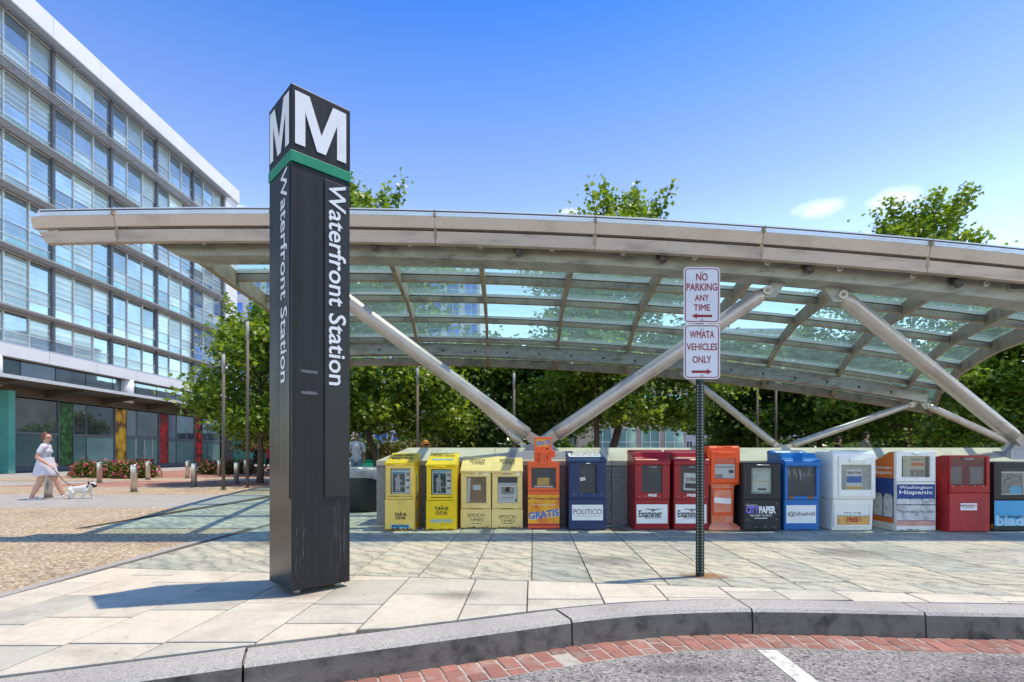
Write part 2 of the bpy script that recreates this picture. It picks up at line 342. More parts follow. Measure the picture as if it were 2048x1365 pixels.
m_brick = paint('red_gutter_brick', (.29, .135, .105), .88, var=.25, scale=8, bump=.5, objvar=.22, dark=(.32, .26, .22))
m_mortar = paint('pale_mortar', (.42, .39, .34), .9, var=.15, scale=20, bump=.3)
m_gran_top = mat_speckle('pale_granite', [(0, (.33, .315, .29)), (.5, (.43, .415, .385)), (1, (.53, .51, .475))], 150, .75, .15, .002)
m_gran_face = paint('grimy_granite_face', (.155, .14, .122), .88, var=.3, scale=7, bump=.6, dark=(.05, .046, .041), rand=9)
m_white = paint('white_road_paint', (.66, .65, .61), .8, var=.14, scale=16, bump=.5, dark=(.36, .35, .33), grime=.9)
# plaza ground to the horizon behind the kerb, road before it
pl = [tuple(p) for p in KC+KN*.06]
sheet('ground', [(-900, -40), (-60, -21.5)]+pl+[(60, 1.3), (900, -30), (900, 1500), (-900, 1500)], -.03, m_conc)
sheet('road', [(-900, -45), (-60, -21.8)]+[tuple(p) for p in KC+KN*.12]+[(60, 1.25), (900, -31), (900, -400), (-900, -400)], ROADZ-.004, m_asphalt)
# kerb stones
kerb = empty('kerb'); kerb['kind'] = 'structure'
jx = [-7.2, -5.2, -3.2, -1.35, .38, 1.63, 2.75, 3.95, 5.3, 7.2, 9.2]
for a, b in zip(jx[:-1], jx[1:]):
    sa, sb = s_at_x(a)+.006, s_at_x(b)-.006; n = max(4, int((sb-sa)/.08)); secs = []
    dz = R.uniform(-.004, .004)
    for i in range(n+1):
        s = sa+(sb-sa)*i/n
        P = lambda off, z: (*kpt(s, off), z+dz)
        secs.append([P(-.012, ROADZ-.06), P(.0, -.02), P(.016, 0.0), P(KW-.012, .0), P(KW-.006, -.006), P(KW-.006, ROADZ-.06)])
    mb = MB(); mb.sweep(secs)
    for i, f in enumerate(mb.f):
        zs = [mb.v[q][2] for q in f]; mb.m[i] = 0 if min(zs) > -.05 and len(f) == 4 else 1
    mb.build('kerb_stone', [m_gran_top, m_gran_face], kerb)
# brick gutter
gut = MB(); ss = np.arange(s_at_x(-3.0), s_at_x(8), .1)
gut.add([(*kpt(s, .05), ROADZ-.003) for s in ss]+[(*kpt(s, -.262), ROADZ-.003) for s in ss], [(i, i+1, len(ss)+i+1, len(ss)+i) for i in range(len(ss)-1)])
gutter = gut.build('gutter', m_mortar); gutter['kind'] = 'structure'
s = s_at_x(-1.9); k = 0
while s < s_at_x(5.2):
    for a, b in ([(.0, .165), (.175, .255)] if k % 2 else [(.0, .08), (.09, .255)]):
        j = lambda: R.uniform(-.003, .003)
        poly = [(kpt(s+.006+j(), -b+j())), kpt(s+.108+j(), -b+j()), kpt(s+.108+j(), -a+j()), kpt(s+.006+j(), -a+j())]
        if R.random() > .02: MB().prism(poly, ROADZ-.05, ROADZ+.003+j(), ch=.006).build('brick', m_brick, gutter)
    s += .114; k += 1
# parking stripe
mk = sheet('road_marking', [(1.515, 1.2), (1.632, 1.2), (1.648, 3.262), (1.53, 3.268)], ROADZ+.0, m_white); mk['kind'] = 'structure'
# pavement: bedding sheet with every slab a piece of its own
def L_line(x): return 4.38-.13*x
bed = [(-3.77, f_in(-3.77))]+[tuple(p) for p in KI if -3.7 < p[0] < 12]+[(12, 7.9), (12, 8.3), (-2, 8.3), (-2, 17), (-6.2, 17), (-6.2, 7.45), (-3.77, 7.45)]
pavement = sheet('pavement', bed, -.014, m_joint)
def slab(x0, x1, ya, yb, lo, hi, m, g=.005):
    xs = [x0+g, (2*x0+x1)/3, (x0+2*x1)/3, x1-g]
    bot = [(x+.04*(max(ya, lo(x))-5), max(ya, lo(x))+g*1.7) for x in xs]; top = [(x+.04*(min(yb, hi(x))-5), min(yb, hi(x))-g*1.7) for x in xs]
    if min(t[1]-b[1] for t, b in zip(top, bot)) < .03: 
        keep = [i for i in range(4) if top[i][1]-bot[i][1] > .012]
        if len(keep) < 2: return
        bot = [bot[i] for i in keep]; top = [top[i] for i in keep]
    straight = lambda q: all(abs(p[1]-q[0][1]-(p[0]-q[0][0])*(q[-1][1]-q[0][1])/(q[-1][0]-q[0][0]+1e-9)) < .003 for p in q)
    if straight(bot): bot = [bot[0], bot[-1]]
    if straight(top): top = [top[0], top[-1]]
    MB().prism(bot+top[::-1], -.05, R.uniform(-.0025, .001), ch=.003).build('paving_slab', m, pavement)
def course(xa, xb, wmin, wmax, y0, y1, lo, hi, m, lmin, lmax):
    x = xa
    while x < xb-.05:
        w = R.uniform(wmin, wmax)
        if xb-(x+w) < wmin*.6: w = xb-x
        y = y0-R.uniform(0, lmax)
        while y < y1:
            l = R.uniform(lmin, lmax); slab(x, x+w, y, y+l, lo, hi, m); y += l
        x += w
course(-3.7, 8.2, .34, .62, 1.6, 5.0, lambda x: max(f_in(x), 1.6), lambda x: L_line(x), m_cream, .35, 1.0)
course(-3.7, 9.0, .44, .64, 3.2, 8.05, lambda x: L_line(x), lambda x: 8.05, m_gneiss, .4, .95)
course(-6.15, -3.78, .55, .65, 7.5, 13.5, lambda x: 7.48, lambda x: 13.5, m_gneiss, .6, 1.4)
course(-3.7, -2.2, .5, .68, 8.05, 13.5, lambda x: 8.05, lambda x: 13.5, m_gneiss, .6, 1.4)
# the tan aggregate fields, their stone edging and the bands across the plaza
sheet('aggregate_paving', [(-3.86, -1), (-3.86, 7.44), (-6.22, 7.44), (-6.22, 10.4), (-60, 10.4), (-60, -1)], -.006, m_aggr)
edg = empty('pavement_edging'); edg['kind'] = 'structure'; y = .5
while y < 7.3:
    l = R.uniform(.9, 1.5); e = min(y+l, 7.4); MB().prism([(-3.855, y+.004), (-3.765, y+.004), (-3.765, e-.004), (-3.855, e-.004)], -.05, .002, ch=.003).build('edging_stone', m_gran_top, edg); y += l
sheet('plaza_path', [(-60, 10.4), (-6.22, 10.4), (-6.22, 13.75), (-60, 13.75)], -.010, m_conc)
sheet('aggregate_paving', [(-60, 13.75), (14, 13.75), (14, 17.3), (-60, 17.3)], -.020, m_aggr)
sheet('brick_paving', [(-17.5, 17.3), (14, 17.3), (14, 21), (-15, 21)], -.022, m_redpave)
sheet('aggregate_paving', [(-60, 21), (-12, 21), (-12, 24), (-60, 24)], -.020, m_aggr)
sheet('brick_paving', [(-22, 24), (-4, 24), (-4, 46), (-22, 46)], -.018, m_redpave)

# rust and dirt stains on the slabs
def mat_stain(name, col, k):
    m, t, b = newmat(name); out = t.nodes['Material Output']; c = coords(t); n = node(t, 'ShaderNodeTexNoise', {'Scale': 9, 'Detail': 7, 'Roughness': .7}); t.links.new(c.outputs[0], n.inputs[0])
    b.inputs['Base Color'].default_value = (*col, 1); b.inputs['Roughness'].default_value = .85; tr = t.nodes.new('ShaderNodeBsdfTransparent'); mx = t.nodes.new('ShaderNodeMixShader')
    g = t.nodes.new('ShaderNodeUVMap'); ln = node(t, 'ShaderNodeVectorMath', operation='LENGTH'); t.links.new(g.outputs[0], ln.inputs[0]); iv = node(t, 'ShaderNodeMath', operation='SUBTRACT', use_clamp=True); iv.inputs[0].default_value = 1; t.links.new(ln.outputs['Value'], iv.inputs[1])
    mu = node(t, 'ShaderNodeMath', operation='MULTIPLY'); t.links.new(iv.outputs[0], mu.inputs[0]); t.links.new(n.outputs['Fac'], mu.inputs[1]); mr = node(t, 'ShaderNodeMapRange', {'From Min': .06, 'From Max': .45, 'To Max': k}); t.links.new(mu.outputs[0], mr.inputs['Value'])
    t.links.new(mr.outputs[0], mx.inputs[0]); t.links.new(tr.outputs[0], mx.inputs[1]); t.links.new(b.outputs[0], mx.inputs[2]); t.links.new(mx.outputs[0], out.inputs[0]); return m
m_rst = mat_stain('rust_bleed', (.34, .15, .04), .75); m_drt = mat_stain('dark_grime', (.06, .055, .05), .3)
for x, y, rx, ry, m in ((1.66, 4.52, .28, .16, m_rst), (1.48, 7.28, .34, .22, m_rst), (-1.62, 7.2, .3, .12, m_rst), (2.75, 7.1, .3, .12, m_rst), (-1.6, 3.95, .5, .3, m_drt), (.9, 5.2, .5, .35, m_drt), (3.6, 5.6, .6, .4, m_drt), (-2.9, 6.2, .5, .5, m_drt), (-.4, 3.9, .35, .2, m_drt), (2.6, 2.75, .55, .25, m_drt), (.9, 2.6, .5, .2, m_drt), (3.1, 3.05, .6, .12, m_drt), (1.0, 2.98, .5, .1, m_drt)):
    rd_ = y < 3.2
    zs_ = ROADZ+.004 if rd_ else .0024; N_ = 20; mb = MB().add([(x, y, zs_)]+[(x+rx*math.cos(a), y+ry*math.sin(a), zs_) for a in np.linspace(0, 2*math.pi, N_+1)[:-1]], [(0, i+1, (i+1) % N_+1) for i in range(N_)])
    o = mb.build('stain', m, gutter if rd_ else pavement); uv = o.data.uv_layers.new(name='UVMap')
    for lp in o.data.loops:
        v = o.data.vertices[lp.vertex_index].co; uv.data[lp.index].uv = ((v.x-x)/rx, (v.y-y)/ry)
# ================================================================== STATION PYLON
m_pyl = paint('charcoal_metal_cladding', (.014, .014, .016), .46, var=.25, scale=3, stretch=(4, 4, .25), spec=.3, dark=(.006, .006, .007))
m_pylp = paint('satin_black_panel', (.02, .0195, .0195), .4, var=.08, scale=2)
m_pyll = paint('bronze_black_cladding', (.022, .021, .021), .22, var=.12, scale=2, stretch=(3, 3, .3), spec=.6, grime=.2)
m_letter = paint('white_vinyl', (.70, .71, .74), .5, var=.03)
m_green = paint('green_line_band', (.012, .22, .115), .4, var=.08)
m_scuff = paint('pale_scuff', (.16, .16, .165), .7, var=.2)
PW, PZ0, PZ1 = .465, .04, 3.78
U = Vector((.724, .690, 0)).normalized(); Wd = Vector((-U.y, U.x, 0)); C0 = Vector((-1.62, 3.84, 0))
pyl = thing('station_pylon', 'tall dark square station pylon with white letter M and green band', 'pylon', tuple(C0+U*PW/2+Wd*PW/2))
ce = C0+U*PW/2+Wd*PW/2
def PP(u, w, z, o=0): return C0+U*u+Wd*w+Vector((0, 0, z))-ce
def pbox(u0, u1, w0, w1, z0, z1, mi=0):
    v = [PP(u, w, z) for z in (z0, z1) for w in (w0, w1) for u in (u0, u1)]
    return MB().add(v, [(0, 2, 3, 1), (4, 5, 7, 6), (0, 1, 5, 4), (2, 6, 7, 3), (0, 4, 6, 2), (1, 3, 7, 5)], mi)
body = pbox(.006, PW, .006, PW, PZ0, 3.205); body.m = [0, 0, 0, 0, 1, 0]
body.build('body', [m_pyl, m_pyll], pyl, bevel=.006)
head = pbox(.004, PW+.002, .004, PW+.002, 3.293, PZ1); head.build('head', m_pyl, pyl, bevel=.006)
pbox(-.001, PW+.003, -.001, PW+.003, 3.209, 3.289).build('green_band', m_green, pyl, bevel=.003)
pbox(.255, PW-.008, -.004, .01, .72, 3.16).build('sign_panel', m_pylp, pyl, bevel=.002)
pbox(-.003, .01, .03, .215, .72, 3.19).build('sign_panel', m_pyll, pyl, bevel=.002)
MP = [(0, 0), (0, 1), (.27, 1), (.5, .34), (.73, 1), (1, 1), (1, 0), (.81, 0), (.81, .66), (.585, 0), (.415, 0), (.19, .66), (.19, 0)]
def bigM(fn):
    tri = tessellate_polygon([[Vector((x, y, 0)) for x, y in MP]])
    me = bpy.data.meshes.new('letter'); me.from_pydata([tuple(fn(x, y)) for x, y in MP], [], tri); me.materials.append(m_letter); me.update(); link('letter', me, pyl)
bigM(lambda x, y: PP(.03+x*.40, -.0005, 3.345+y*.39))
bigM(lambda x, y: PP(-.0005, .435-x*.40, 3.345+y*.39))
bigM(lambda x, y: PP(PW+.006, .03+x*.40, 3.345+y*.39))
text(pyl, 'Waterfront Station', m_letter, PP(.355, -.006, 2.37), 1.57, .14, U=(0, 0, -1), V=U, bold=.012, off=.001, split=True)
text(pyl, 'Waterfront Station', m_letter, PP(-.005, .125, 2.39), 1.6, .128, U=(0, 0, -1), V=-Wd, bold=.012, off=.001, split=True)
for (u, w) in ((.07, .07), (.39, .07), (.07, .39), (.39, .39)):
    p = PP(u, w, 0); MB().tube([p, p+Vector((0, 0, PZ0+.01))], .028, 10).build('foot', paint('dull_steel', (.3, .3, .3), .5, .8), pyl)
for (u, z, l) in ((.075, 1.66, .13), (.08, 1.5, .12)):
    mb = MB()
    for k in range(9):
        a = u+l*k/9; mb.add([PP(a, -.0008+.006, z+R.uniform(-.004, .004)), PP(a+l/9*R.uniform(.6, 1), .0052, z+R.uniform(-.004, .004)), PP(a+l/9, .0052, z+.022+R.uniform(-.006, .004)), PP(a, .0052, z+.022+R.uniform(-.006, .004))], [(0, 1, 2, 3)])
    mb.build('tape_residue', m_scuff, pyl)
mb = MB()
for k in range(26):
    u = R.choice([R.uniform(.02, .1), R.uniform(.26, .44), R.uniform(.3, .42)]); z = R.uniform(.08, .6); l = R.uniform(.05, .28); d = R.uniform(-.012, .02); w = R.uniform(.0006, .0018)
    mb.add([PP(u, .0052, z), PP(u+w, .0052, z), PP(u+w+d, .0052, z+l), PP(u+d, .0052, z+l)], [(0, 1, 2, 3)])
mb.build('scratches', m_scuff, pyl)['kind'] = 'stuff'
mb = MB()
for (w, z, ww, l) in ((.3, 1.25, .008, .45), (.34, 1.18, .006, .35), (.29, 1.18, .05, .012)):
    mb.add([PP(.0052, w, z), PP(.0052, w+ww, z), PP(.0052, w+ww*.8, z+l), PP(.0052, w+.002, z+l)], [(0, 1, 2, 3)])
mb.build('tape_residue', m_scuff, pyl)
# ================================================================== CANOPY
m_steel = paint('weathered_stainless', (.33, .33, .29), .45, .35, var=.2, scale=3, stretch=(1, 1, 3), bump=.02)
m_fasc = paint('stained_ground_tint_fascia', (.46, .36, .285), .42, .35, var=.16, scale=2.2, stretch=(.6, 1, 2.5))  # tan of the reflected ground mixed into both fascia colours
m_fasc_up = paint('bright_stainless_fascia', (.52, .42, .35), .42, .35, var=.07, scale=2.2)
m_rib = paint('taupe_steel_rib', (.33, .265, .18), .5, .2, var=.2, scale=3)  # warm bounce from the ground is part of this colour
m_tube = paint('satin_tube_steel', (.50, .445, .40), .42, .6, var=.1, scale=3)  # warm cast of reflections built into the tube colour
m_dark = paint('dark_gap', (.03, .03, .03), .8)
m_gl = mat_glass('teal_canopy_glass', (.85, .965, .945), (.9, .95, 1), .055, (.62, .90, .86), ior=1.4)
m_glip = mat_glass('sky_sheen_lip_glass', (.8, .9, .92), (.95, .97, 1), .1, (.8, .9, .95), ior=1.9, sky_sheen=.5)  # bright sky reflection of the lip painted in as whitish diffuse
m_frit = paint('pale_frit_line', (.62, .61, .54), .6, var=.2, scale=30, stretch=(4, 1, 1))
can = thing('station_canopy', 'arched steel and teal glass canopy on V struts over the station entrance', 'canopy', (0, 7.1, 0))
def cb(mb, name, m, **k):                     # canopy part from world coordinates
    mb.v = [(x, y-7.1, z) for x, y, z in mb.v]; return mb.build(name, m, can, **k)
def zg(x): return 3.68-.0058*(x+3.5)**2
def zl(x): return 3.78-.0052*(x+3.5)**2
ZP = [(6.6, 3.76), (7.2, 3.80), (9.2, 4.03), (11.4, 4.32), (13.7, 4.45), (15.9, 4.37), (17.2, 3.95)]
def zpb(x, y): return float(np.interp(y, [p[0] for p in ZP], [p[1] for p in ZP]))-.0054*((x+3.5)**2-12.25)
def zgl(x, y): return zpb(x, y)+.20
XR0 = [-4.35]+[-2.95+1.26*i for i in range(9)]+[8.0]
XR1 = [-6.5]+[-5.0+2.13*i for i in range(9)]+[13.0]
def xr(i, y): return XR0[i]+(XR1[i]-XR0[i])*(y-7.0)/8.9
# front fascia, gutter rail and lip in panels
FX = [-6.05, -5.05, -3.05, -.98, 1.06, 3.19, 5.31, 7.4, 9.4]
def strip(x0, x1, sec, n=6): return MB().sweep([sec(x0+(x1-x0)*i/n) for i in range(n+1)])
for k, (a, b) in enumerate(zip(FX[:-1], FX[1:])):
    a2, b2 = a+.004, b-.004
    lo = strip(a2, b2, lambda x: [(x, 6.70, zl(x)), (x, 6.69, zl(x)+.15), (x, 6.74, zl(x)+.15), (x, 6.78, zl(x))])
    if k == 0: lo.v = [(x+(.09*(1-(z-zl(x))/.15) if x < a2+.01 else 0), y, z) for x, y, z in lo.v]
    cb(lo, 'fascia_panel', m_fasc)
    cb(strip(a2-(.06 if k == 0 else 0), b2, lambda x: [(x, 6.675, zl(x)+.185), (x, 6.64, zl(x)+.315), (x, 6.67, zl(x)+.32), (x, 6.75, zl(x)+.185)]), 'fascia_panel', m_fasc_up)
    cb(strip(a2, b2, lambda x: [(x, 6.645, zl(x)+.327), (x, 6.70, zl(x)+.435), (x, 6.712, zl(x)+.43), (x, 6.657, zl(x)+.321)]), 'glass_pane', m_glip)
    cb(strip(a2, b2, lambda x: [(x, 6.716, zl(x)+.435), (x, 7.05, zgl(x, 7.05)+.06), (x, 7.05, zgl(x, 7.05)+.05), (x, 6.716, zl(x)+.425)]), 'glass_pane', m_gl)
    br = MB().box(b-.012, b+.012, 6.60, 6.68, zl(b)+.31, zl(b)+.38); cb(br, 'bracket', m_rib)
    brk = MB().box(b-.02, b+.02, 6.69, 6.95, zl(b)+.06, zl(b)+.22); cb(brk, 'bracket', m_rib)
n = 40
cb(MB().tube([(x, 6.605, zl(x)+.365) for x in np.linspace(-5.95, 9.3, n)], .009, 6), 'gutter_rail', paint('dark_rail', (.1, .095, .09), .5, .3))
cb(strip(-5.9, 9.3, lambda x: [(x, 6.80, zl(x)+.145), (x, 6.80, zl(x)+.25), (x, 7.0, zl(x)+.25), (x, 7.0, zl(x)+.145)], 40), 'fascia_backing', m_dark)  # dark colour paints the shade inside the fascia gap
# main girders
def gsec(x):
    e = max(0, (-4.2-x)/.75); z0 = zg(x)+.34*e**1.8
    return [(x, 6.93, z0), (x, 6.95, zg(x)+.40), (x, 7.25, zg(x)+.40), (x, 7.27, z0)]
cb(MB().sweep([gsec(x) for x in list(np.linspace(-5.0, -4.2, 9))+list(np.linspace(-4.0, 9.3, 40))]), 'front_girder', m_steel)
def zr(x): return 4.08-.0053*(x+4)**2
cb(MB().sweep([[(x, 15.9, zr(x)), (x, 15.9, zr(x)+.36), (x, 16.2, zr(x)+.36), (x, 16.2, zr(x))] for x in np.linspace(-6.6, 12.6, 44)]), 'rear_girder', m_steel)
# ribs, purlins and glass panes
for i in range(11):
    ys = np.linspace(7.2, 17.25, 24); hw = .035 if 0 < i < 10 else .05; dp = .06 if 0 < i < 10 else .10
    cb(MB().sweep([[(xr(i, y)-hw, y, zpb(xr(i, y), y)-dp), (xr(i, y)-hw, y, zgl(xr(i, y), y)-.015), (xr(i, y)+hw, y, zgl(xr(i, y), y)-.015), (xr(i, y)+hw, y, zpb(xr(i, y), y)-dp)] for y in ys]), 'rib' if 0 < i < 10 else 'edge_beam', m_rib)
PY = [9.2, 11.4, 13.7, 15.78]
def purlin(y, i, d0, d1, hw):
    a, b = xr(i, y)+.036, xr(i+1, y)-.036
    return strip(a, b, lambda x: [(x, y-hw, zpb(x, y)+d0), (x, y-hw, zpb(x, y)+d1), (x, y+hw, zpb(x, y)+d1), (x, y+hw, zpb(x, y)+d0)], 4)
for y in PY:
    for i in range(10):
        cb(purlin(y, i, 0, .105, .05), 'purlin', m_rib); cb(purlin(y+.01, i, .125, .183, .065), 'glazing_bar', m_frit)
for i in range(10): cb(purlin(17.2, i, -.06, .17, .06), 'edge_beam', m_rib)
GY = [7.02]+PY+[17.2]
for r in range(5):
    for i in range(10):
        y0, y1 = GY[r]+.012, GY[r+1]-.012; P = []
        for t in (0, .009):
            for (y, j, e) in ((y0, i, .02), (y0, i+1, -.02), (y1, i+1, -.02), (y1, i, .02)): x = xr(j, y)+e; P.append((x, y, zgl(x, y)+t))
        cb(MB().add(P, [(3, 2, 1, 0), (4, 5, 6, 7), (0, 1, 5, 4), (1, 2, 6, 5), (2, 3, 7, 6), (3, 0, 4, 7)]), 'glass_pane', m_gl)
        if r:                                   # ceramic frit teeth along the lower edge of the pane
            fm = MB(); xa, xb = xr(i, y0)+.04, xr(i+1, y0)-.04; q = int((xb-xa)/.02)
            for k in range(q):
                x = xa+(xb-xa)*k/q; l = R.uniform(.10, .17)
                fm.add([(x, y0+.05, zgl(x, y0)-.004), (x+.012, y0+.05, zgl(x, y0)-.004), (x+.012, y0+.05+l, zgl(x, y0+l)-.004), (x, y0+.05+l, zgl(x, y0+l)-.004)], [(0, 1, 2, 3)])
            fo = cb(fm, 'frit', m_frit); fo['kind'] = 'stuff'
# V struts
def strut(p0, p1, r):
    p0, p1 = Vector(p0), Vector(p1); d = (p1-p0).normalized(); L = (p1-p0).length
    pts = [p0+d*(L*t) for t in (0.06, .12, .5, .92, .955)]
    cb(MB().tube(pts, [r, r, r, r, r*.55], 20), 'strut', m_tube)
    side = d.cross(Vector((0, 1, 0))).normalized(); nn = side.cross(d)
    g = MB(); w = r*.9
    a, b = p0-d*.02, p0+d*(L*.15)
    g.add([a-side*w-nn*r*.5, a+side*w-nn*r*.5, b+side*w*.2-nn*r*1.02, b-side*w*.2-nn*r*1.02, a-side*w+nn*r*.5, a+side*w+nn*r*.5, b+side*w*.2+nn*r*1.02, b-side*w*.2+nn*r*1.02], [(0, 1, 2, 3), (7, 6, 5, 4), (0, 4, 5, 1), (1, 5, 6, 2), (2, 6, 7, 3), (3, 7, 4, 0)])
    cb(g, 'strut_shoe', m_tube)
    c = p0+d*(L*.955); t = MB(); hx = -1 if d.x < 0 else 1
    t.prof([(c.y-.035, c.z-.09), (c.y+.035, c.z-.09), (c.y+.035, c.z+.30), (c.y-.035, c.z+.30)], -.10, .10)
    t.v = [(c.x+hx*.02+(x+hx*max(0, z-c.z)*.9), y, z) for x, y, z in t.v]
    cb(t, 'clevis_plate', m_steel)
    cb(MB().tube([c+Vector((0, -.07, 0)), c+Vector((0, .05, 0))], .06, 18), 'pin', m_tube)
    cb(MB().tube([c+Vector((0, -.09, 0)), c+Vector((0, -.06, 0))], .025, 12), 'pin', m_rib)
def pedestal(x, y, s=1):
    q = MB().prism([(x-.56, y-.42), (x+.56, y-.42), (x+.6, y+.3), (x-.6, y+.3)], .93, 1.10); q.v = [(x+(vx-x)*(.82 if z > 1.05 else 1), vy if z < 1.05 else y+(vy-y)*.75, z) for vx, vy, z in q.v]
    cb(q, 'pedestal', paint('grey_pedestal_plate', (.30, .29, .29), .45, .4, var=.06), bevel=.01)
    cb(MB().add([(x-.30, y-.10, 1.08), (x+.30, y-.10, 1.08), (x+.07, y-.07, 1.33), (x-.07, y-.07, 1.33), (x-.30, y+.10, 1.08), (x+.30, y+.10, 1.08), (x+.07, y+.07, 1.33), (x-.07, y+.07, 1.33)], [(0, 1, 2, 3), (7, 6, 5, 4), (0, 4, 5, 1), (1, 5, 6, 2), (2, 6, 7, 3), (3, 7, 4, 0)]), 'gusset', paint('grey_pedestal_plate', (.3, .29, .29)))
for x0, l, r_ in ((.45, -2.95, 3.6), (8.0, 4.32, 11.6)):
    pedestal(x0, 8.22)
    strut((x0-.02, 8.2, 1.22), (l, 7.1, zg(l)-.02), .105); strut((x0+.06, 8.2, 1.22), (r_, 7.1, zg(r_)-.02 if r_ < 9 else 2.4), .105)
for x0, l, r_ in ((.45, -2.5, 4.1), (8.0, 5.2, 12.35), (15.2, 12.6, 19)):
    pedestal(x0, 15.55)
    strut((x0-.02, 15.6, 1.22), (l, 16.05, zr(l)-.03), .105)
    strut((x0+.06, 15.6, 1.22), (r_, 16.05, zr(r_)-.03 if r_ < 13 else 1.9), .105)
# fittings on the front girder
for px, py in ((750, 498), (1034, 507), (1319, 519), (1610, 540), (1903, 569)):
    x = (px-CX)/FOC*6.93; z = zg(x)+.16
    cb(MB().tube([(x, 6.95, z), (x, 6.90, z)], .05, 16), 'lamp_mount', paint('grey_lamp_body', (.09, .085, .08), .5, .4))
    cb(MB().tube([(x, 6.90, z+.015), (x+.012, 6.86, z-.03), (x+.03, 6.84, z-.10)], [.036, .044, .044], 14), 'spotlight', paint('grey_lamp_body', (.09, .085, .08), .5, .4))
for px in (278, 407, 820, 961, 1104, 1247, 1390, 1535, 1680, 1826, 1973):
    x = (px-CX)/FOC*6.93; z = zg(x)+(.18 if px > 300 else .3)
    cb(MB().tube([(x, 6.945, z), (x, 6.925, z)], .036, 16), 'bolt_ring', m_letter); cb(MB().tube([(x, 6.926, z), (x, 6.915, z)], .017, 10), 'bolt_head', m_rib)
for px in (892, 2035):
    x = (px-CX)/FOC*6.93; z = zg(x)+.20; vp = cb(MB().box(x-.135, x+.135, 6.925, 6.95, z-.075, z+.075), 'vent_cover', m_steel, bevel=.005)
    hm = MB()
    for a in range(7):
        for b in range(3): hm.box(x-.1+a*.03, x-.082+a*.03, 6.921-7.1, 6.926-7.1, z-.04+b*.03, z-.022+b*.03)
    hm.build('vent_holes', m_dark, can)
for x in np.linspace(-5, 11.5, 18): cb(MB().tube([(x, 15.9, zr(x)+.13), (x, 15.88, zr(x)+.13)], .03, 10), 'bolt_head', m_dark)
# ================================================================== PARAPETS
m_gr = mat_speckle('grey_granite', [(0, (.16, .155, .15)), (.5, (.30, .295, .285)), (1, (.44, .43, .42))], 130, .8, .15, .002)
m_cop = paint('cream_limestone_coping', (.52, .46, .34), .75, var=.1, scale=3, bump=.2)
def parapet(label, y0, y1, x0, x1, flip):
    t = thing('parapet_wall', label, 'wall', ((x0+x1)/2, (y0+y1)/2, 0)); cx, cy = (x0+x1)/2, (y0+y1)/2
    def pb(mb, name, m, **k): mb.v = [(x-cx, y-cy, z) for x, y, z in mb.v]; return mb.build(name, m, t, **k)
    x = x0
    while x < x1-.01:
        e = min(x+1.75, x1); pb(MB().box(x+.003, e-.003, y0+.02, y1-.02, 0, .872), 'granite_panel', m_gr, bevel=.006)
        a, b = x+.002, e-.002; top = [(y0, .88), (y0, .955), (y0+.62, 1.155), (y1, 1.155), (y1, .88)] if not flip else [(y0, .88), (y0, 1.155), (y1-.62, 1.155), (y1, .955), (y1, .88)]
        mb = MB().prof(top, a, b)
        if x == x0: mb.v = [(vx+(.36*(z-.955)/.2 if (vx < a+.01 and z > .955) else 0), y, z) for vx, y, z in mb.v]
        pb(mb, 'coping_stone', m_cop, bevel=.006); x = e
    return t
parapet('low grey granite wall with cream coping behind the row of newspaper boxes', 7.78, 8.62, -2.02, 12.0, False)
parapet('low granite wall with cream coping on the far side of the station entrance', 15.2, 15.95, -2.02, 17.0, True)
# ================================================================== SIGN POST
m_sgn = paint('white_sign_sheet', (.66, .66, .70), .4, var=.03); m_sred = paint('sign_red', (.28, .012, .022), .45, var=.04); m_post = paint('dark_green_post', (.018, .03, .026), .5, .3, var=.2, scale=6)
sx, sy = 1.618, 4.51
sp = thing('sign_post', 'green perforated steel post with two red and white parking signs', 'sign', (sx, sy, 0))
c30 = math.radians(30); pr = .052
pm = MB().prism([(math.cos(c30)*a-math.sin(c30)*b, math.sin(c30)*a+math.cos(c30)*b) for a, b in ((-pr/2, -pr/2), (pr/2, -pr/2), (pr/2, pr/2), (-pr/2, pr/2))], 0, 2.62); pm.build('post', m_post, sp, bevel=.004)
hm = MB(); d = Vector((math.cos(c30), math.sin(c30), 0)); nrm = Vector((math.sin(c30), -math.cos(c30), 0)); nl = Vector((-math.cos(c30), -math.sin(c30), 0)); dl = Vector((math.sin(c30), -math.cos(c30), 0))
for k in range(64):
    z = .04+k*.0254
    for nn, dd in ((nrm, d), (nl, dl)):
        p = nn*(pr/2+.0012)+Vector((0, 0, z)); hm.add([p+dd*(.0055*math.cos(a))+Vector((0, 0, .0055*math.sin(a))) for a in np.linspace(0, 2*math.pi, 9)[:8]], [tuple(range(8))])
hm.build('post_holes', paint('bright_hole', (.5, .5, .48), .7), sp)
def rrect(w, h, r, n=5):
    out = []
    for cx, cz, a0 in ((w/2-r, h/2-r, 0), (-w/2+r, h/2-r, 90), (-w/2+r, -h/2+r, 180), (w/2-r, -h/2+r, 270)):
        for k in range(n+1): a = math.radians(a0+90*k/n); out.append((cx+r*math.cos(a), cz+r*math.sin(a)))
    return out
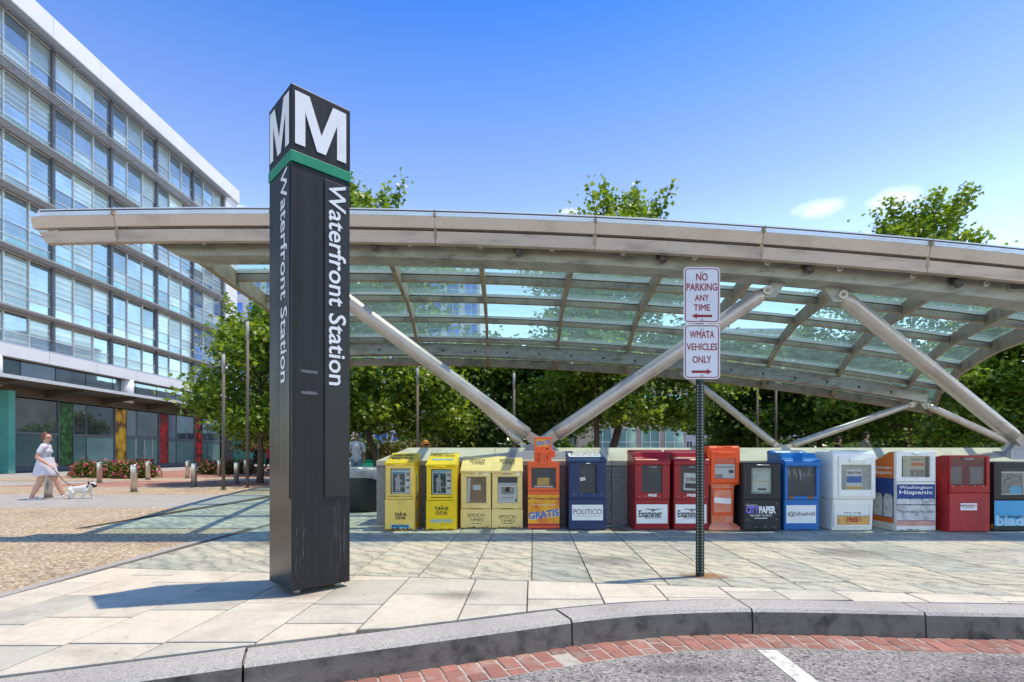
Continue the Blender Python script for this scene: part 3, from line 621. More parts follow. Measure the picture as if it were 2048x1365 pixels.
def sign(zc, h, lines, arrow):
    w = .31; y = -.045; mb = MB(); o = rrect(w, h, .035); n = len(o)
    mb.add([(a, y, zc+b) for a, b in o]+[(a, y+.003, zc+b) for a, b in o], [tuple(range(n)), tuple(reversed(range(n, 2*n)))]+[(i, (i+1) % n, n+(i+1) % n, n+i) for i in range(n)])
    pnl = mb.build('sign_panel', m_sgn, sp)
    a = rrect(w-.022, h-.022, .028); b = rrect(w-.036, h-.036, .022); q = len(a); mb = MB(); mb.add([(u, y-.0015, zc+v) for u, v in a]+[(u, y-.0015, zc+v) for u, v in b], [(i, (i+1) % q, q+(i+1) % q, q+i) for i in range(q)]); mb.build('border', m_sred, pnl)
    for (t, z, tw, th) in lines: text(pnl, t, m_sred, (0, y, zc+z), tw, th, bold=.018, off=.0015)
    za = zc-h/2+.062; s = arrow; L = .087
    mb = MB(); mb.add([(-s*L, y-.0015, za+.011), (-s*L, y-.0015, za-.011), (s*(L-.045), y-.0015, za-.011), (s*(L-.045), y-.0015, za-.024), (s*L, y-.0015, za), (s*(L-.045), y-.0015, za+.024), (s*(L-.045), y-.0015, za+.011)], [tuple(range(7))]); mb.build('arrow', m_sred, pnl)
    for z in (h/2-.045, -h/2+.028): MB().tube([(0, y, zc+z), (0, y-.008, zc+z)], .008, 10).build('bolt', m_steel, pnl)
sign(2.405, .478, [('NO', .155, .1, .064), ('PARKING', .07, .262, .064), ('ANY', -.022, .122, .053), ('TIME', -.105, .138, .053)], -1)
sign(1.925, .468, [('WMATA', .145, .208, .06), ('VEHICLES', .04, .262, .06), ('ONLY', -.068, .16, .06)], 1)
# ================================================================== NEWSPAPER BOXES
m_blk = paint('black_print', (.015, .015, .018), .5, var=.02); m_wht = paint('white_print', (.80, .79, .76), .5, var=.03)
m_lblue = paint('light_blue_print', (.12, .45, .62), .5, var=.05); m_paper = paint('newsprint', (.64, .62, .57), .8, var=.08); m_field = paint('dark_green_photo', (.05, .075, .05), .6, var=.2, scale=30)
m_win = mat_glass('acrylic_window', (.93, .94, .94), (.9, .95, 1), .02, (.7, .7, .7), .06); m_cave = paint('dark_box_inside', (.05, .05, .05), .8)
m_chrome = paint('bright_handle', (.55, .55, .55), .3, .8); m_red_print = paint('red_print', (.45, .02, .03), .5); m_blue_print = paint('blue_print', (.03, .14, .42), .5); m_rust = paint('rust_stain', (.30, .11, .02), .85, var=.3, scale=20)
m_photo = paint('colour_photo', (.30, .25, .2), .6, var=.5, scale=25, dark=(.06, .08, .1)); m_gold = paint('gold_print', (.62, .36, .04), .5)
class Bx: pass
BOXES = []
def box_thing(label, x0, x1, base, hf_px, group=None, d=.46, rz=0.0, hf=None):
    """x0, x1: front edges, base: foot line, hf_px: front top edge, all read off the photo; kept as metres"""
    b = Bx(); X0, Y = gp(x0, base); X1, _ = gp(x1, base); b.w = X1-X0; b.Y = Y; b.d = d
    b.h = EYE-(hf_px-HZ)/FOC*Y if hf is None else hf
    b.t = thing('newspaper_box', label, 'newspaper box', ((X0+X1)/2, Y, 0), rz, group)
    b.yf = 0.0; BOXES.append(b)
    b.px = lambda p: (p-(x0+x1)/2)/FOC*Y           # photo column -> local x on the front
    b.pz = lambda p: EYE-(p-HZ)/FOC*Y               # photo row -> height on the front
    return b
def plate(b, name, m, x0, x1, z0, z1, y0=0.0, y1=.035, hole=None, bevel=.004, parent=None):
    mb = MB()
    if not hole: mb.box(x0, x1, y0, y1, z0, z1)
    else:
        a, c, e, g = hole; o = [(x0, z0), (x1, z0), (x1, z1), (x0, z1)]; i = [(a, e), (c, e), (c, g), (a, g)]
        mb.add([(x, y0, z) for x, z in o+i]+[(x, y1, z) for x, z in o+i], [(k, (k+1) % 4, 4+(k+1) % 4, 4+k) for k in range(4)]+[(8+k, 12+k, 12+(k+1) % 4, 8+(k+1) % 4) for k in range(4)]+[(k, 8+k, 8+(k+1) % 4, (k+1) % 4) for k in range(4)]+[(4+k, 4+(k+1) % 4, 12+(k+1) % 4, 12+k) for k in range(4)])
    return mb.build(name, m, parent or b.t, bevel=bevel)
def win(b, hole, parent, inner=m_cave, y=.02):
    a, c, e, g = hole
    MB().box(a-.004, c+.004, .0335, .0345, e-.004, g+.004).build('window_back', inner, parent)
    MB().box(a+.001, c-.001, y-.004, y-.001, e+.001, g-.001).build('window_pane', m_win, parent)
def q(parent, name, x0, x1, z0, z1, y, m, dx=0.0, rot=0.0):
    P = [(x0, z0), (x1, z0), (x1, z1), (x0, z1)]; cx, cz = (x0+x1)/2, (z0+z1)/2; c, s = math.cos(rot), math.sin(rot)
    return flat(parent, name, [(cx+(x-cx)*c-(z-cz)*s, y, cz+(x-cx)*s+(z-cz)*c) for x, z in P], m)
def handle(b, x, z, w=.07, m=m_chrome, parent=None):
    MB().tube([(x-w/2, .0, z), (x-w/2, -.02, z-.006), (x+w/2, -.02, z-.006), (x+w/2, 0, z)], .006, 8).build('handle', m, parent or b.t)
def slope_text(b, body, m, fx, w, hh, hf, hb, d, bold=.01, frac=.5, y0=-.012, italic=0):
    n = Vector((0, d-y0, hb-hf)); return text(b.hood, body, m, Vector((fx, y0, hf+.004))+n*frac, w, hh, U=(1, 0, 0), V=n, bold=bold, off=.002, italic=italic)
def rivets(b, pts, parent, m=m_chrome, y=-.002, r=.005):
    for x, z in pts: MB().tube([(x, 0, z), (x, y-.002, z)], r, 8).build('rivet', m, parent)
def slope_box(label, x0, x1, base, hf_px, hb, col, cside=None, group=None, d=.48, split=None, hole=None, rz=0, hoodm=None, lip=.03):
    b = box_thing(label, x0, x1, base, hf_px, group, d, rz); w = b.w/2; h = b.h; b.hb = hb; sp_ = b.pz(split)
    MB().prof([(.036, .0), (d, 0), (d, hb-.022), (.036, h-.02)], -w+.002, w-.002).build('body', cside or col, b.t, bevel=.004)
    b.hood = MB().prof([(-.012, h-lip), (-.012, h), (d+.004, hb), (d+.004, hb-.02), (.03, h-lip)], -w-.004, w+.004).build('hood', hoodm or cside or col, b.t, bevel=.005)
    H = (b.px(hole[0]), b.px(hole[1]), b.pz(hole[3]), b.pz(hole[2])) if hole else None
    b.door = plate(b, 'door', col, -w+.008, w-.008, sp_+.004, h-lip-.004, hole=H); b.H = H
    if H: win(b, H, b.door)
    b.low = plate(b, 'front_panel', col, -w, w, .012, sp_-.004)
    return b
YG = 'yellow newspaper boxes'
m_ypale = paint('faded_yellow_paint', (.80, .56, .12), .5, var=.08, scale=3); m_yel = paint('yellow_paint', (.84, .56, .004), .42, var=.05, scale=3); m_ydeep = paint('deep_yellow_paint', (.80, .52, .02), .45, var=.06)
def express_paper(b):
    a, c, e, g = b.H; p = q(b.t, 'newspaper', a+.012, c-.004, e+.004, g-.012, .026, m_paper, rot=.01); y = .0255; k = lambda s, t, u, v, mm, yy=y: q(p, 'printed_photo', a+(c-a)*s, a+(c-a)*t, e+(g-e)*u, e+(g-e)*v, yy, mm)
    k(.10, .72, .06, .86, m_field); k(.78, .95, .7, .84, m_photo); k(.78, .95, .5, .58, m_blk); k(.78, .95, .2, .3, m_photo); k(.06, .96, .9, .95, m_lblue)
    text(p, 'express', m_lblue, (a+(c-a)*.42, y, e+(g-e)*.80), (c-a)*.6, (g-e)*.1, off=.0006)
    fig = [(.26, .08), (.34, .08), (.36, .24), (.42, .1), (.5, .09), (.47, .3), (.46, .5), (.62, .46), (.6, .5), (.46, .58), (.44, .66), (.46, .74), (.4, .79), (.34, .76), (.33, .68), (.22, .6), (.2, .52), (.26, .5), (.25, .3)]
    tri = tessellate_polygon([[Vector((x, z, 0)) for x, z in fig]]); me = bpy.data.meshes.new('printed_figure'); me.from_pydata([(a+(c-a)*x, y-.0006, e+(g-e)*z) for x, z in fig], [], tri); me.materials.append(paint('pale_figure_print', (.42, .41, .39), .6, var=.2, scale=40)); link('printed_figure', me, p)
    text(p, 'UP TO', m_wht, (a+(c-a)*.6, y-.0004, e+(g-e)*.34), (c-a)*.18, (g-e)*.04, off=.0006); text(p, 'THE TASK', m_wht, (a+(c-a)*.58, y-.0004, e+(g-e)*.28), (c-a)*.27, (g-e)*.04, off=.0006)
b = slope_box('faded yellow newspaper box with blue label at its foot', 770, 829, 1061, 926, 1.07, m_ypale, m_ydeep, split=999, hole=(780.5, 820.5, 937.5, 988.5), group=None, hoodm=m_ydeep)
express_paper(b); text(b.door, 'readexpress.com', m_blk, (b.px(800.5), 0, b.pz(993)), .345, .028); text(b.low, 'take', m_blk, (b.px(801), 0, b.pz(1028)), .165, .062, bold=.02); text(b.low, 'one', m_blk, (b.px(801), 0, b.pz(1036.5)), .14, .042, bold=.02)
q(b.low, 'label', b.px(782), b.px(819), b.pz(1057.5), b.pz(1049.5), -.001, m_lblue); text(b.low, 'express', m_blk, (b.px(800.5), -.001, b.pz(1053.5)), .23, .045, bold=.015)
slope_text(b, 'free daily', m_blk, .0, .30, .12, b.h, 1.07, .48, frac=.72, italic=.2); slope_text(b, 'express', m_blk, .0, .30, .13, b.h, 1.07, .48, frac=.38, bold=.02)
handle(b, 0, b.pz(930.5), .15, m_ypale, b.door)
mb = MB(); wq = b.w/2+.0012
for z0, z1, mm in ((.38, .78, 0), (.10, .28, 0)): mb.add([(wq, .12, z0), (wq, .2, z0), (wq, .2, z1), (wq, .12, z1)], [(0, 1, 2, 3)])
side_lab = mb.build('label', m_lblue, b.t); text(side_lab, 'express', m_blk, (wq, .16, .58), .34, .05, U=(0, 0, 1), V=(0, -1, 0), off=.001)
mb = MB()
for k in range(16): x = R.uniform(-b.w/2, b.w/2-.03); mb.add([(x, -.0015, .013), (x+R.uniform(.01, .04), -.0015, .013), (x+.02, -.0015, .014+R.uniform(.006, .035))], [(0, 1, 2)])
mb.build('rust_edge', m_rust, b.t)
b = slope_box('bright yellow newspaper box reading take one, beside a faded one', 852, 912, 1061, 929, 1.07, m_yel, m_ydeep, split=1001, hole=(862, 903, 939, 990), hoodm=m_yel)
express_paper(b); q(b.door, 'label', b.px(862), b.px(904), b.pz(996), b.pz(994.3), -.001, m_blk); text(b.low, 'take', m_blk, (b.px(883), 0, b.pz(1016)), .19, .07); text(b.low, 'one', m_blk, (b.px(883), 0, b.pz(1026.5)), .16, .05)
text(b.low, 'express', m_lblue, (b.px(883), 0, b.pz(1043.5)), .30, .062, bold=.02); q(b.low, 'printed_rule', b.px(880), b.px(904), b.pz(1049), b.pz(1048.4), -.001, m_blk)
slope_text(b, 'free daily', m_blk, .0, .31, .12, b.h, 1.07, .48, frac=.72, bold=.0); q(b.hood, 'label', -.13, .13, b.h+.03, b.h+.05, -.03, m_lblue) if False else slope_text(b, 'express', m_lblue, 0, .3, .1, b.h, 1.07, .48, frac=.36, bold=.02)
handle(b, 0, b.pz(933), .15, m_yel, b.door)
m_crm = paint('cream_yellow_paint', (.82, .61, .22), .5, var=.06, scale=3); m_brn = paint('brown_board', (.26, .15, .05), .7, var=.15)
for (x0, x1, full) in ((921, 982.5, False), (983.5, 1045.5, True)):
    b = slope_box('cream newspaper box with %s' % ('a folded paper in its window' if full else 'a handwritten note in its empty window'), x0, x1, 1057.5, 941.5, 1.02, m_crm, split=1018, hole=((x0+12, x0+51.5, 954, 1006.5)), lip=.035, group=None)
    a, c, e, g = b.H
    if full:
        p = q(b.t, 'newspaper', a+.005, c-.005, e+.002, e+(g-e)*.76, .027, m_paper); k = lambda s, t, u, v, mm: q(p, 'printed_photo', a+(c-a)*s, a+(c-a)*t, e+(g-e)*u, e+(g-e)*v, .0265, mm)
        k(.18, .82, .32, .6, m_photo); k(.38, .6, .42, .62, m_gold); k(.18, .8, .2, .215, m_blk); k(.2, .7, .15, .16, m_blk); k(.88, .97, .06, .14, m_blk); text(p, 'THE EPOCH TIMES', m_blk, ((a+c)/2, .0265, e+(g-e)*.70), (c-a)*.8, .018, off=.0006, bold=0)
    else:
        MB().box(a, c, .0325, .0332, e, g).build('back_board', m_brn, b.t); q(b.t, 'note', a+.09, a+.2, e+.18, e+.255, .024, m_paper, rot=.06); q(b.t, 'folded_sheet', a+.005, a+.05, e+.01, g-.02, .027, m_paper, rot=-.03)
    text(b.low, 'EPOCH', m_blk, (b.px((x0+x1)/2), 0, b.pz(1031 if not full else 1034)), .225, .05, bold=0); text(b.low, 'TIMES', m_blk, (b.px((x0+x1)/2+.8), 0, b.pz(1040 if not full else 1042.5)), .2, .042, bold=0)
    q(b.low, 'printed_rule', b.px((x0+x1)/2-9), b.px((x0+x1)/2+11), b.pz(1048), b.pz(1047), -.001, m_blk)
    slope_text(b, 'EPOCH', m_blk, .0, .22, .1, b.h, 1.02, .48, frac=.68, bold=0); slope_text(b, 'TIMES', m_blk, .01, .19, .09, b.h, 1.02, .48, frac=.48, bold=0)
    handle(b, b.px((x0+x1)/2), b.pz(948), .11, m_chrome, b.door); q(b.door, 'label', b.px(x1-14), b.px(x1-5), b.pz(951), b.pz(947), -.001, m_chrome)
    rivets(b, [(u, v) for u in (a-.018, c+.018) for v in np.linspace(e, g, 3)]+[(u, e-.015) for u in (a+.05, c-.05)], b.door, m_rust)
    MB().box(-.085, .085, -.004, .0, b.pz(1018)-.008, b.pz(1018)+.006).build('hinge', m_rust, b.t)
# orange coin box
m_or = paint('orange_red_paint', (.80, .115, .025), .42, var=.08, scale=3); m_art = paint('orange_gold_artwork', (.75, .33, .02), .45, var=.45, scale=7, dark=(.65, .1, .02))
b = box_thing('orange coin newspaper box with a tall coin head and gold artwork', 1056, 1119, 1059, 924, d=.45); w = b.w/2; h = b.h; spz = b.pz(982)
MB().box(-w+.002, w-.002, .036, .45, .0, h-.005).build('body', m_or, b.t, bevel=.006)
H = (b.px(1063), b.px(1112), b.pz(976), b.pz(936)); b.H = H
b.door = plate(b, 'door', m_or, -w, w, spz+.004, h, hole=H); win(b, H, b.door)
q(b.t, 'newspaper', H[0]+.08, H[1]-.09, H[2]+.03, H[2]+.14, .028, m_gold); q(b.t, 'price_card', H[0]+.04, H[1]-.04, H[2]+.004, H[2]+.025, .027, m_paper)
b.low = plate(b, 'front_panel', m_or, -w, w, .012, spz-.004); q(b.low, 'artwork', -w+.001, w-.001, b.pz(1047), b.pz(990), -.001, m_art)
text(b.low, 'El Tiempo Latino', m_blk, (0, -.001, b.pz(998)), b.w*.96, .042, bold=.01); text(b.low, 'www.eltiempolatino.com', m_wht, (0, -.001, b.pz(1010)), b.w*.8, .022, bold=0)
text(b.low, 'GRATIS', m_wht, (.004, -.001, b.pz(1029.5)), b.w*.99, .105, U=(1, 0, .13), V=(-.13, 0, 1), bold=.06); text(b.low, 'GRATIS', m_blue_print, (0, -.0022, b.pz(1029)), b.w*.97, .10, U=(1, 0, .13), V=(-.13, 0, 1), bold=.035)
q(b.low, 'stripe', -w+.001, w-.001, .05, .075, -.001, m_red_print)
hx0, hx1 = b.px(1070), b.px(1104); hd = MB().box(hx0, hx1, .08, .32, h-.01, b.pz(874.5)).build('coin_head', m_or, b.t, bevel=.008)
q(hd, 'artwork', hx0+.01, hx1-.01, b.pz(893.5), b.pz(878.5), .078, m_art); text(hd, 'GRATIS', m_wht, ((hx0+hx1)/2, .077, b.pz(886.2)), .21, .064, U=(1, 0, .1), V=(-.1, 0, 1), bold=.06); text(hd, 'GRATIS', m_blue_print, ((hx0+hx1)/2, .0755, b.pz(886)), .205, .06, U=(1, 0, .1), V=(-.1, 0, 1), bold=.03)
MB().box(b.px(1080), b.px(1093), -.02, .09, b.pz(931), b.pz(904)).build('coin_slot_plate', m_or, hd, bevel=.006); MB().box(hx1, hx1+.055, .1, .26, b.pz(915), b.pz(901)).build('coin_return', m_or, hd, bevel=.008); MB().box(b.px(1075), b.px(1100), .04, .085, b.pz(909), b.pz(903)).build('coin_slot_plate', m_or, hd, bevel=.004)
for u, v in ((1095, 898), (1095, 916)): MB().tube([(b.px(u), .082, b.pz(v)), (b.px(u), .074, b.pz(v))], .013, 12).build('lock', m_blk, hd)
# navy box
m_navy = paint('navy_paint', (.012, .032, .105), .38, var=.08, scale=3); m_dgl = mat_glass('smoky_acrylic', (.30, .32, .30), (.8, .85, .9), .1, (.3, .3, .28), .08); m_wine = paint('wine_print', (.22, .03, .06), .5)
b = slope_box('navy blue newspaper box with white cards on hood and base', 1138, 1213, 1061, 921, 1.07, m_navy, split=998, hole=(1158, 1194, 930, 987))
q(b.low, 'card', b.px(1144), b.px(1206), b.pz(1041), b.pz(1010), -.001, m_wht); text(b.low, 'POLITICO', m_wine, (b.px(1175), -.001, b.pz(1024)), .39, .072, bold=0); q(b.low, 'printed_rule', b.px(1148), b.px(1203), b.pz(1033), b.pz(1032.4), -.0015, m_blk)
n_ = Vector((0, .49, 1.07-b.h)).normalized(); p0 = Vector((0, -.012, b.h+.003)); flat(b.hood, 'card', [p0+Vector((x, 0, 0))+n_*v+Vector((0, 0, .003)) for x, v in ((-.235, .2), (.235, .2), (.235, .44), (-.235, .44))], m_wht); text(b.hood, 'POLITICO', m_wine, p0+n_*.32, .40, .15, V=n_, bold=0, off=.007)
rivets(b, [(b.px(x), b.pz(989)) for x in (1148, 1163, 1188, 1203)], b.door, m_wht); handle(b, b.px(1176), b.pz(926.5), .07, m_chrome, b.door); q(b.door, 'sticker', b.px(1160), b.px(1171), b.pz(962), b.pz(955), .012, m_paper, rot=.2)
# hooded boxes
m_dred = paint('dark_red_paint', (.30, .006, .012), .3, var=.06, scale=3)
def hood_box(label, x0, x1, base, top_px, col, hole, split, d=.5, round_=.10, front_px=929, group=None):
    b = box_thing(label, x0, x1, base, front_px, group, d); w = b.w/2; h = b.h; ht = EYE-(top_px-HZ)/FOC*(b.Y+d*.8); b.hb = ht
    MB().prof([(.036, 0), (d, 0), (d, ht-.03), (.12, ht-.04), (.036, h)], -w+.003, w-.003).build('body', col, b.t, bevel=.004)
    pr_ = [(-.025, h-.01), (-.025, h+.03)]+[(-.025+.06*(1-math.cos(a)), h+.03+.05*math.sin(a)) for a in np.linspace(.3, 1.3, 4)]+[(d-.06, ht), (d, ht-.012), (d, ht-.05), (.03, h-.01)]
    b.yf = .012; b.hood = MB().prof(pr_, -w-.004, w+.004).build('hood', col, b.t, bevel=.01, seg=3); b.pr = pr_
    b.H = (b.px(hole[0]), b.px(hole[1]), b.pz(hole[3]), b.pz(hole[2])); sp_ = b.pz(split)
    b.door = plate(b, 'door', col, -w+.004, w-.004, sp_+.004, h-.014, hole=b.H); win(b, b.H, b.door); b.low = plate(b, 'front_panel', col, -w+.006, w-.006, .01, sp_-.004, y0=.012); return b
def hood_card(b, w, v0, v1, m):
    a = Vector((0, b.pr[5][0], b.pr[5][1])); c = Vector((0, b.d-.06, b.hb)); n = (c-a); N = Vector((0, -n.z, n.y)).normalized()
    if m: flat(b.hood, 'card', [a+n*v+Vector((x, 0, 0))+N*.003 for x, v in ((-w/2, v0), (w/2, v0), (w/2, v1), (-w/2, v1))], m)
    return a, n, N
def examiner(x0, x1, note):
    b = hood_box('dark red hooded newspaper box with white card, %s' % ('paper propped in window' if note else 'empty window'), x0, x1, 1061, 900, m_dred, (x0+13.5, x0+55, 931, 986), 999)
    c0 = (x0+x1)/2; q(b.low, 'card', b.px(c0-31.5), b.px(c0+30.5), b.pz(1047.5), b.pz(1009.5), .0105, m_wht); y = .0095
    text(b.low, 'Examiner', m_blk, (b.px(c0-4), y, b.pz(1028)), .32, .095, bold=.02); q(b.low, 'printed_rule', b.px(c0-17), b.px(c0+20), b.pz(1035.6), b.pz(1034.6), y, m_blk); q(b.low, 'printed_rule', b.px(c0-16), b.px(c0+18), b.pz(1038.3), b.pz(1037.7), y, m_blk)
    ev = [(-.5, .0), (-.3, .25), (-.1, .1), (0, .25), (.1, .1), (.3, .25), (.5, .05), (.25, .05), (.08, -.25), (0, -.32), (-.08, -.25), (-.25, .02)]
    tri = tessellate_polygon([[Vector((x_, z_, 0)) for x_, z_ in ev]]); me = bpy.data.meshes.new('emblem'); me.from_pydata([(b.px(c0+2)+x_*.26, y, b.pz(1020)+z_*.07) for x_, z_ in ev], [], tri); me.materials.append(paint('grey_print', (.2, .2, .2), .6)); link('emblem', me, b.low)
    text(b.door, 'FREE', m_wht, (b.px(c0), 0, b.pz(991)), .12, .038, bold=.04); rivets(b, [(b.px(c0+k), b.pz(993)) for k in (-26, -14, 14, 26)], b.door, m_wht); handle(b, b.px(c0+1), b.pz(933.5), .1, m_chrome, b.door)
    a, n, N = hood_card(b, .2, 0, 1, None); text(b.hood, 'Examiner', m_wht, a+n*.42, .24, .1, V=n, off=.003, bold=.03)
    if note: p = q(b.t, 'newspaper', b.H[0]+.05, b.H[1]-.03, b.H[2]+.03, b.H[3]-.11, .027, m_paper, rot=-.05); q(p, 'printed_photo', b.H[0]+.08, b.H[1]-.06, b.H[2]+.16, b.H[3]-.17, .0262, m_photo, rot=-.05); q(p, 'printed_photo', b.H[0]+.07, b.H[1]-.05, b.H[2]+.06, b.H[2]+.13, .0262, m_blk, rot=-.05)
    else: q(b.t, 'newspaper', b.H[0]+.02, b.H[1]-.02, b.H[2]+.002, b.H[2]+.06, .03, m_cave)
examiner(1270, 1340, False); examiner(1348, 1418, True)
# orange plastic pedestal box
m_plo = paint('orange_red_plastic', (.80, .085, .012), .4, var=.06, scale=2); m_plof = paint('sun_faded_orange_plastic', (.72, .27, .16), .5, var=.22, scale=5, dark=(.72, .11, .03))
b = box_thing('orange plastic newspaper dispenser with a narrow faded pedestal', 1418, 1483, 1061, 892, d=.46); w = b.w/2; h = b.h; z1 = b.pz(970)
MB().prof([(.03, z1), (.46, z1), (.46, h-.05), (.36, h), (.06, h), (.03, h-.03)], -w, w).build('head', m_plo, b.t, bevel=.025, seg=3)
b.H = (b.px(1430), b.px(1472), b.pz(958), b.pz(917)); b.door = plate(b, 'door', m_plo, -w+.03, w-.03, z1+.03, h-.075, y0=.0, y1=.035, hole=b.H, bevel=.006); win(b, b.H, b.door, paint('dim_red_inside', (.16, .02, .015), .6))
MB().prof([(-.015, h-.13), (-.02, h-.09), (.01, h-.085), (.01, h-.13)], -.11, .11).build('handle', m_plo, b.door, bevel=.005)
q(b.t, 'newspaper', b.H[0]+.002, b.H[1]-.004, b.H[2]+.004, b.H[2]+.2, .027, m_paper); text(b.t, 'Southwester', m_blk, ((b.H[0]+b.H[1])/2, .027, b.H[2]+.165), .25, .035, off=.001, bold=.01); q(b.t, 'printed_photo', b.H[0]+.01, b.H[0]+.12, b.H[2]+.006, b.H[2]+.06, .0262, m_photo); q(b.t, 'printed_photo', b.H[1]-.09, b.H[1]-.02, b.H[2]+.08, b.H[2]+.12, .0262, m_blk)
text(b.t, 'FREE', m_wht, (.02, .08, h+.0005), .2, .11, V=(0, 1, 0), bold=.04)
nx0, nx1 = b.px(1427), b.px(1471); ped = MB().add([(nx0, .07, .05), (nx1, .07, .05), (nx1, .42, .05), (nx0, .42, .05), (nx0-.005, .06, z1-.03), (nx1+.01, .06, z1-.03), (nx1+.01, .44, z1-.03), (nx0-.005, .44, z1-.03), (-w+.03, .04, z1+.01), (w-.03, .04, z1+.01), (w-.03, .45, z1+.01), (-w+.03, .45, z1+.01)], [(3, 2, 1, 0), (0, 1, 5, 4), (1, 2, 6, 5), (2, 3, 7, 6), (3, 0, 4, 7), (4, 5, 9, 8), (5, 6, 10, 9), (6, 7, 11, 10), (7, 4, 8, 11), (8, 9, 10, 11)]).build('pedestal', m_plof, b.t, bevel=.012, seg=2)
plate(b, 'pedestal_frame', m_plo, nx0+.008, nx1-.008, .20, z1-.05, y0=.05, y1=.075, hole=(nx0+.03, nx1-.03, .235, z1-.075), bevel=.004, parent=ped); q(ped, 'torn_label', nx0+.03, nx1-.035, b.pz(1008), b.pz(997), .0555, m_wht, rot=-.08); MB().box(nx0+.03, nx1-.03, .058, .07, .21, .24).build('pedestal_rib', m_plo, ped)
ft = MB().add([(-w, -.01, 0), (w, -.01, 0), (w, .46, 0), (-w, .46, 0), (-w, -.01, .035), (w, -.01, .035), (w, .46, .035), (-w, .46, .035), (nx0, .06, .10), (nx1, .06, .10), (nx1, .43, .10), (nx0, .43, .10)], [(3, 2, 1, 0), (0, 1, 5, 4), (1, 2, 6, 5), (2, 3, 7, 6), (3, 0, 4, 7), (4, 5, 9, 8), (5, 6, 10, 9), (6, 7, 11, 10), (7, 4, 8, 11), (8, 9, 10, 11)]).build('base', m_plof, b.t, bevel=.01)
# black flat-topped box
m_bpt = paint('black_paint', (.018, .018, .022), .42, var=.2, scale=4); m_pur = paint('purple_print', (.25, .17, .62), .5); m_dkin = paint('olive_paper_inside', (.36, .42, .33), .7, var=.12, scale=5)
b = box_thing('black newspaper box with purple and white lettering beside the blue hooded one', 1486, 1562, 1063, 925, d=.48); w = b.w/2; h = b.h; spz = b.pz(1000)
MB().prof([(.036, 0), (.48, 0), (.48, h-.01), (.0, h-.004), (.0, h-.02), (.036, h-.02)], -w, w).build('body', m_bpt, b.t, bevel=.006); b.H = (b.px(1503), b.px(1545), b.pz(988), b.pz(936)); b.door = plate(b, 'door', m_bpt, -w+.006, w-.006, spz+.004, h-.022, hole=b.H); win(b, b.H, b.door, m_dkin)
q(b.t, 'newspaper', b.H[0]+.025, b.H[1]-.025, b.H[2]+.03, b.H[3]-.05, .028, paint('pale_green_paper', (.50, .54, .44), .8)); q(b.t, 'printed_rule', b.H[0]+.03, b.H[1]-.03, b.pz(964.5), b.pz(963), .027, m_gold); q(b.t, 'printed_rule', b.H[0]+.1, b.H[1]-.07, b.pz(981), b.pz(977.5), .027, m_blk)
b.low = plate(b, 'front_panel', m_bpt, -w+.006, w-.006, .03, spz-.004); text(b.low, 'CITY', m_pur, (b.px(1504.8), 0, b.pz(1020)), .178, .10, bold=.05); text(b.low, 'PAPER', m_wht, (b.px(1534.7), 0, b.pz(1020)), .228, .10, bold=.05); text(b.low, 'WASHINGTON', m_wht, (b.px(1503), 0, b.pz(1011)), .16, .016, bold=.02)
text(b.low, 'FREE EVERY THURSDAY', m_wht, (b.px(1522), 0, b.pz(1031.5)), .30, .03, bold=0); q(b.low, 'printed_rule', b.px(1509), b.px(1535), b.pz(1037.6), b.pz(1036.2), -.001, m_wht); handle(b, b.px(1524.5), b.pz(929.5), .17, m_chrome, b.door); rivets(b, [(b.px(x), b.pz(y_)) for x in (1495, 1553) for y_ in (1040, 1008)]+[(b.px(x), b.pz(1055)) for x in (1512, 1531, 1548)], b.low)
# blue hooded box
m_blu = paint('blue_paint', (.008, .13, .40), .36, var=.06, scale=3)
b = hood_box('bright blue hooded newspaper box with a scuffed clear door', 1569, 1640, 1062, 901, m_blu, (1576, 1633, 934, 993), 1000, d=.5, front_px=931)
a, n, N = hood_card(b, .38, .22, .9, paint('ivory_card', (.68, .66, .56), .6)); text(b.hood, 'THE HILL', paint('grey_print', (.2, .2, .2), .6), a+n*.56, .32, .13, V=n, off=.005, bold=0)
q(b.low, 'card', b.px(1573.5), b.px(1633), b.pz(1047), b.pz(1011), .0105, m_wht); text(b.low, '@thehill', m_blk, (b.px(1603.5), .0095, b.pz(1029)), .37, .075, bold=0)
for x in (1582, 1621): MB().box(b.px(x-5), b.px(x+5), -.008, 0, b.pz(998), b.pz(993)).build('hinge', m_rust, b.door)
mb = MB()
for k in range(26): x = R.uniform(b.H[0], b.H[1]-.004); z = R.uniform(b.H[3]-.1, b.H[3]); mb.add([(x, .014, z), (x+R.uniform(.001, .004), .014, z), (x+.003, .014, z-R.uniform(.02, .16))], [(0, 1, 2)])
mb.build('scuffs', m_wht, b.door)
# white plastic box
m_plw = paint('white_plastic', (.80, .785, .74), .4, var=.05, scale=2); m_sunset = paint('blue_to_orange_card', (.30, .5, .62), .5); 
b = box_thing('white moulded plastic newspaper box with a beach picture card', 1667, 1753, 1063, 901, d=.50); w = b.w/2; h = b.h; spz = b.pz(1001)
MB().prof([(.03, spz), (.5, spz), (.5, h-.05), (.42, h), (.05, h), (.0, h-.05), (.0, spz+.02)], -w, w).build('head', m_plw, b.t, bevel=.03, seg=3)
MB().prof([(.06, 0), (.49, 0), (.49, spz+.01), (.03, spz+.01)], -w+.015, w-.015).build('body', m_plw, b.t, bevel=.02, seg=3)
b.H = (b.px(1681), b.px(1741), b.pz(980), b.pz(930)); b.door = plate(b, 'door', m_plw, b.px(1676), b.px(1748), b.pz(993), b.pz(914), y0=-.022, y1=.015, hole=b.H, bevel=.006); a, c, e, g = b.H
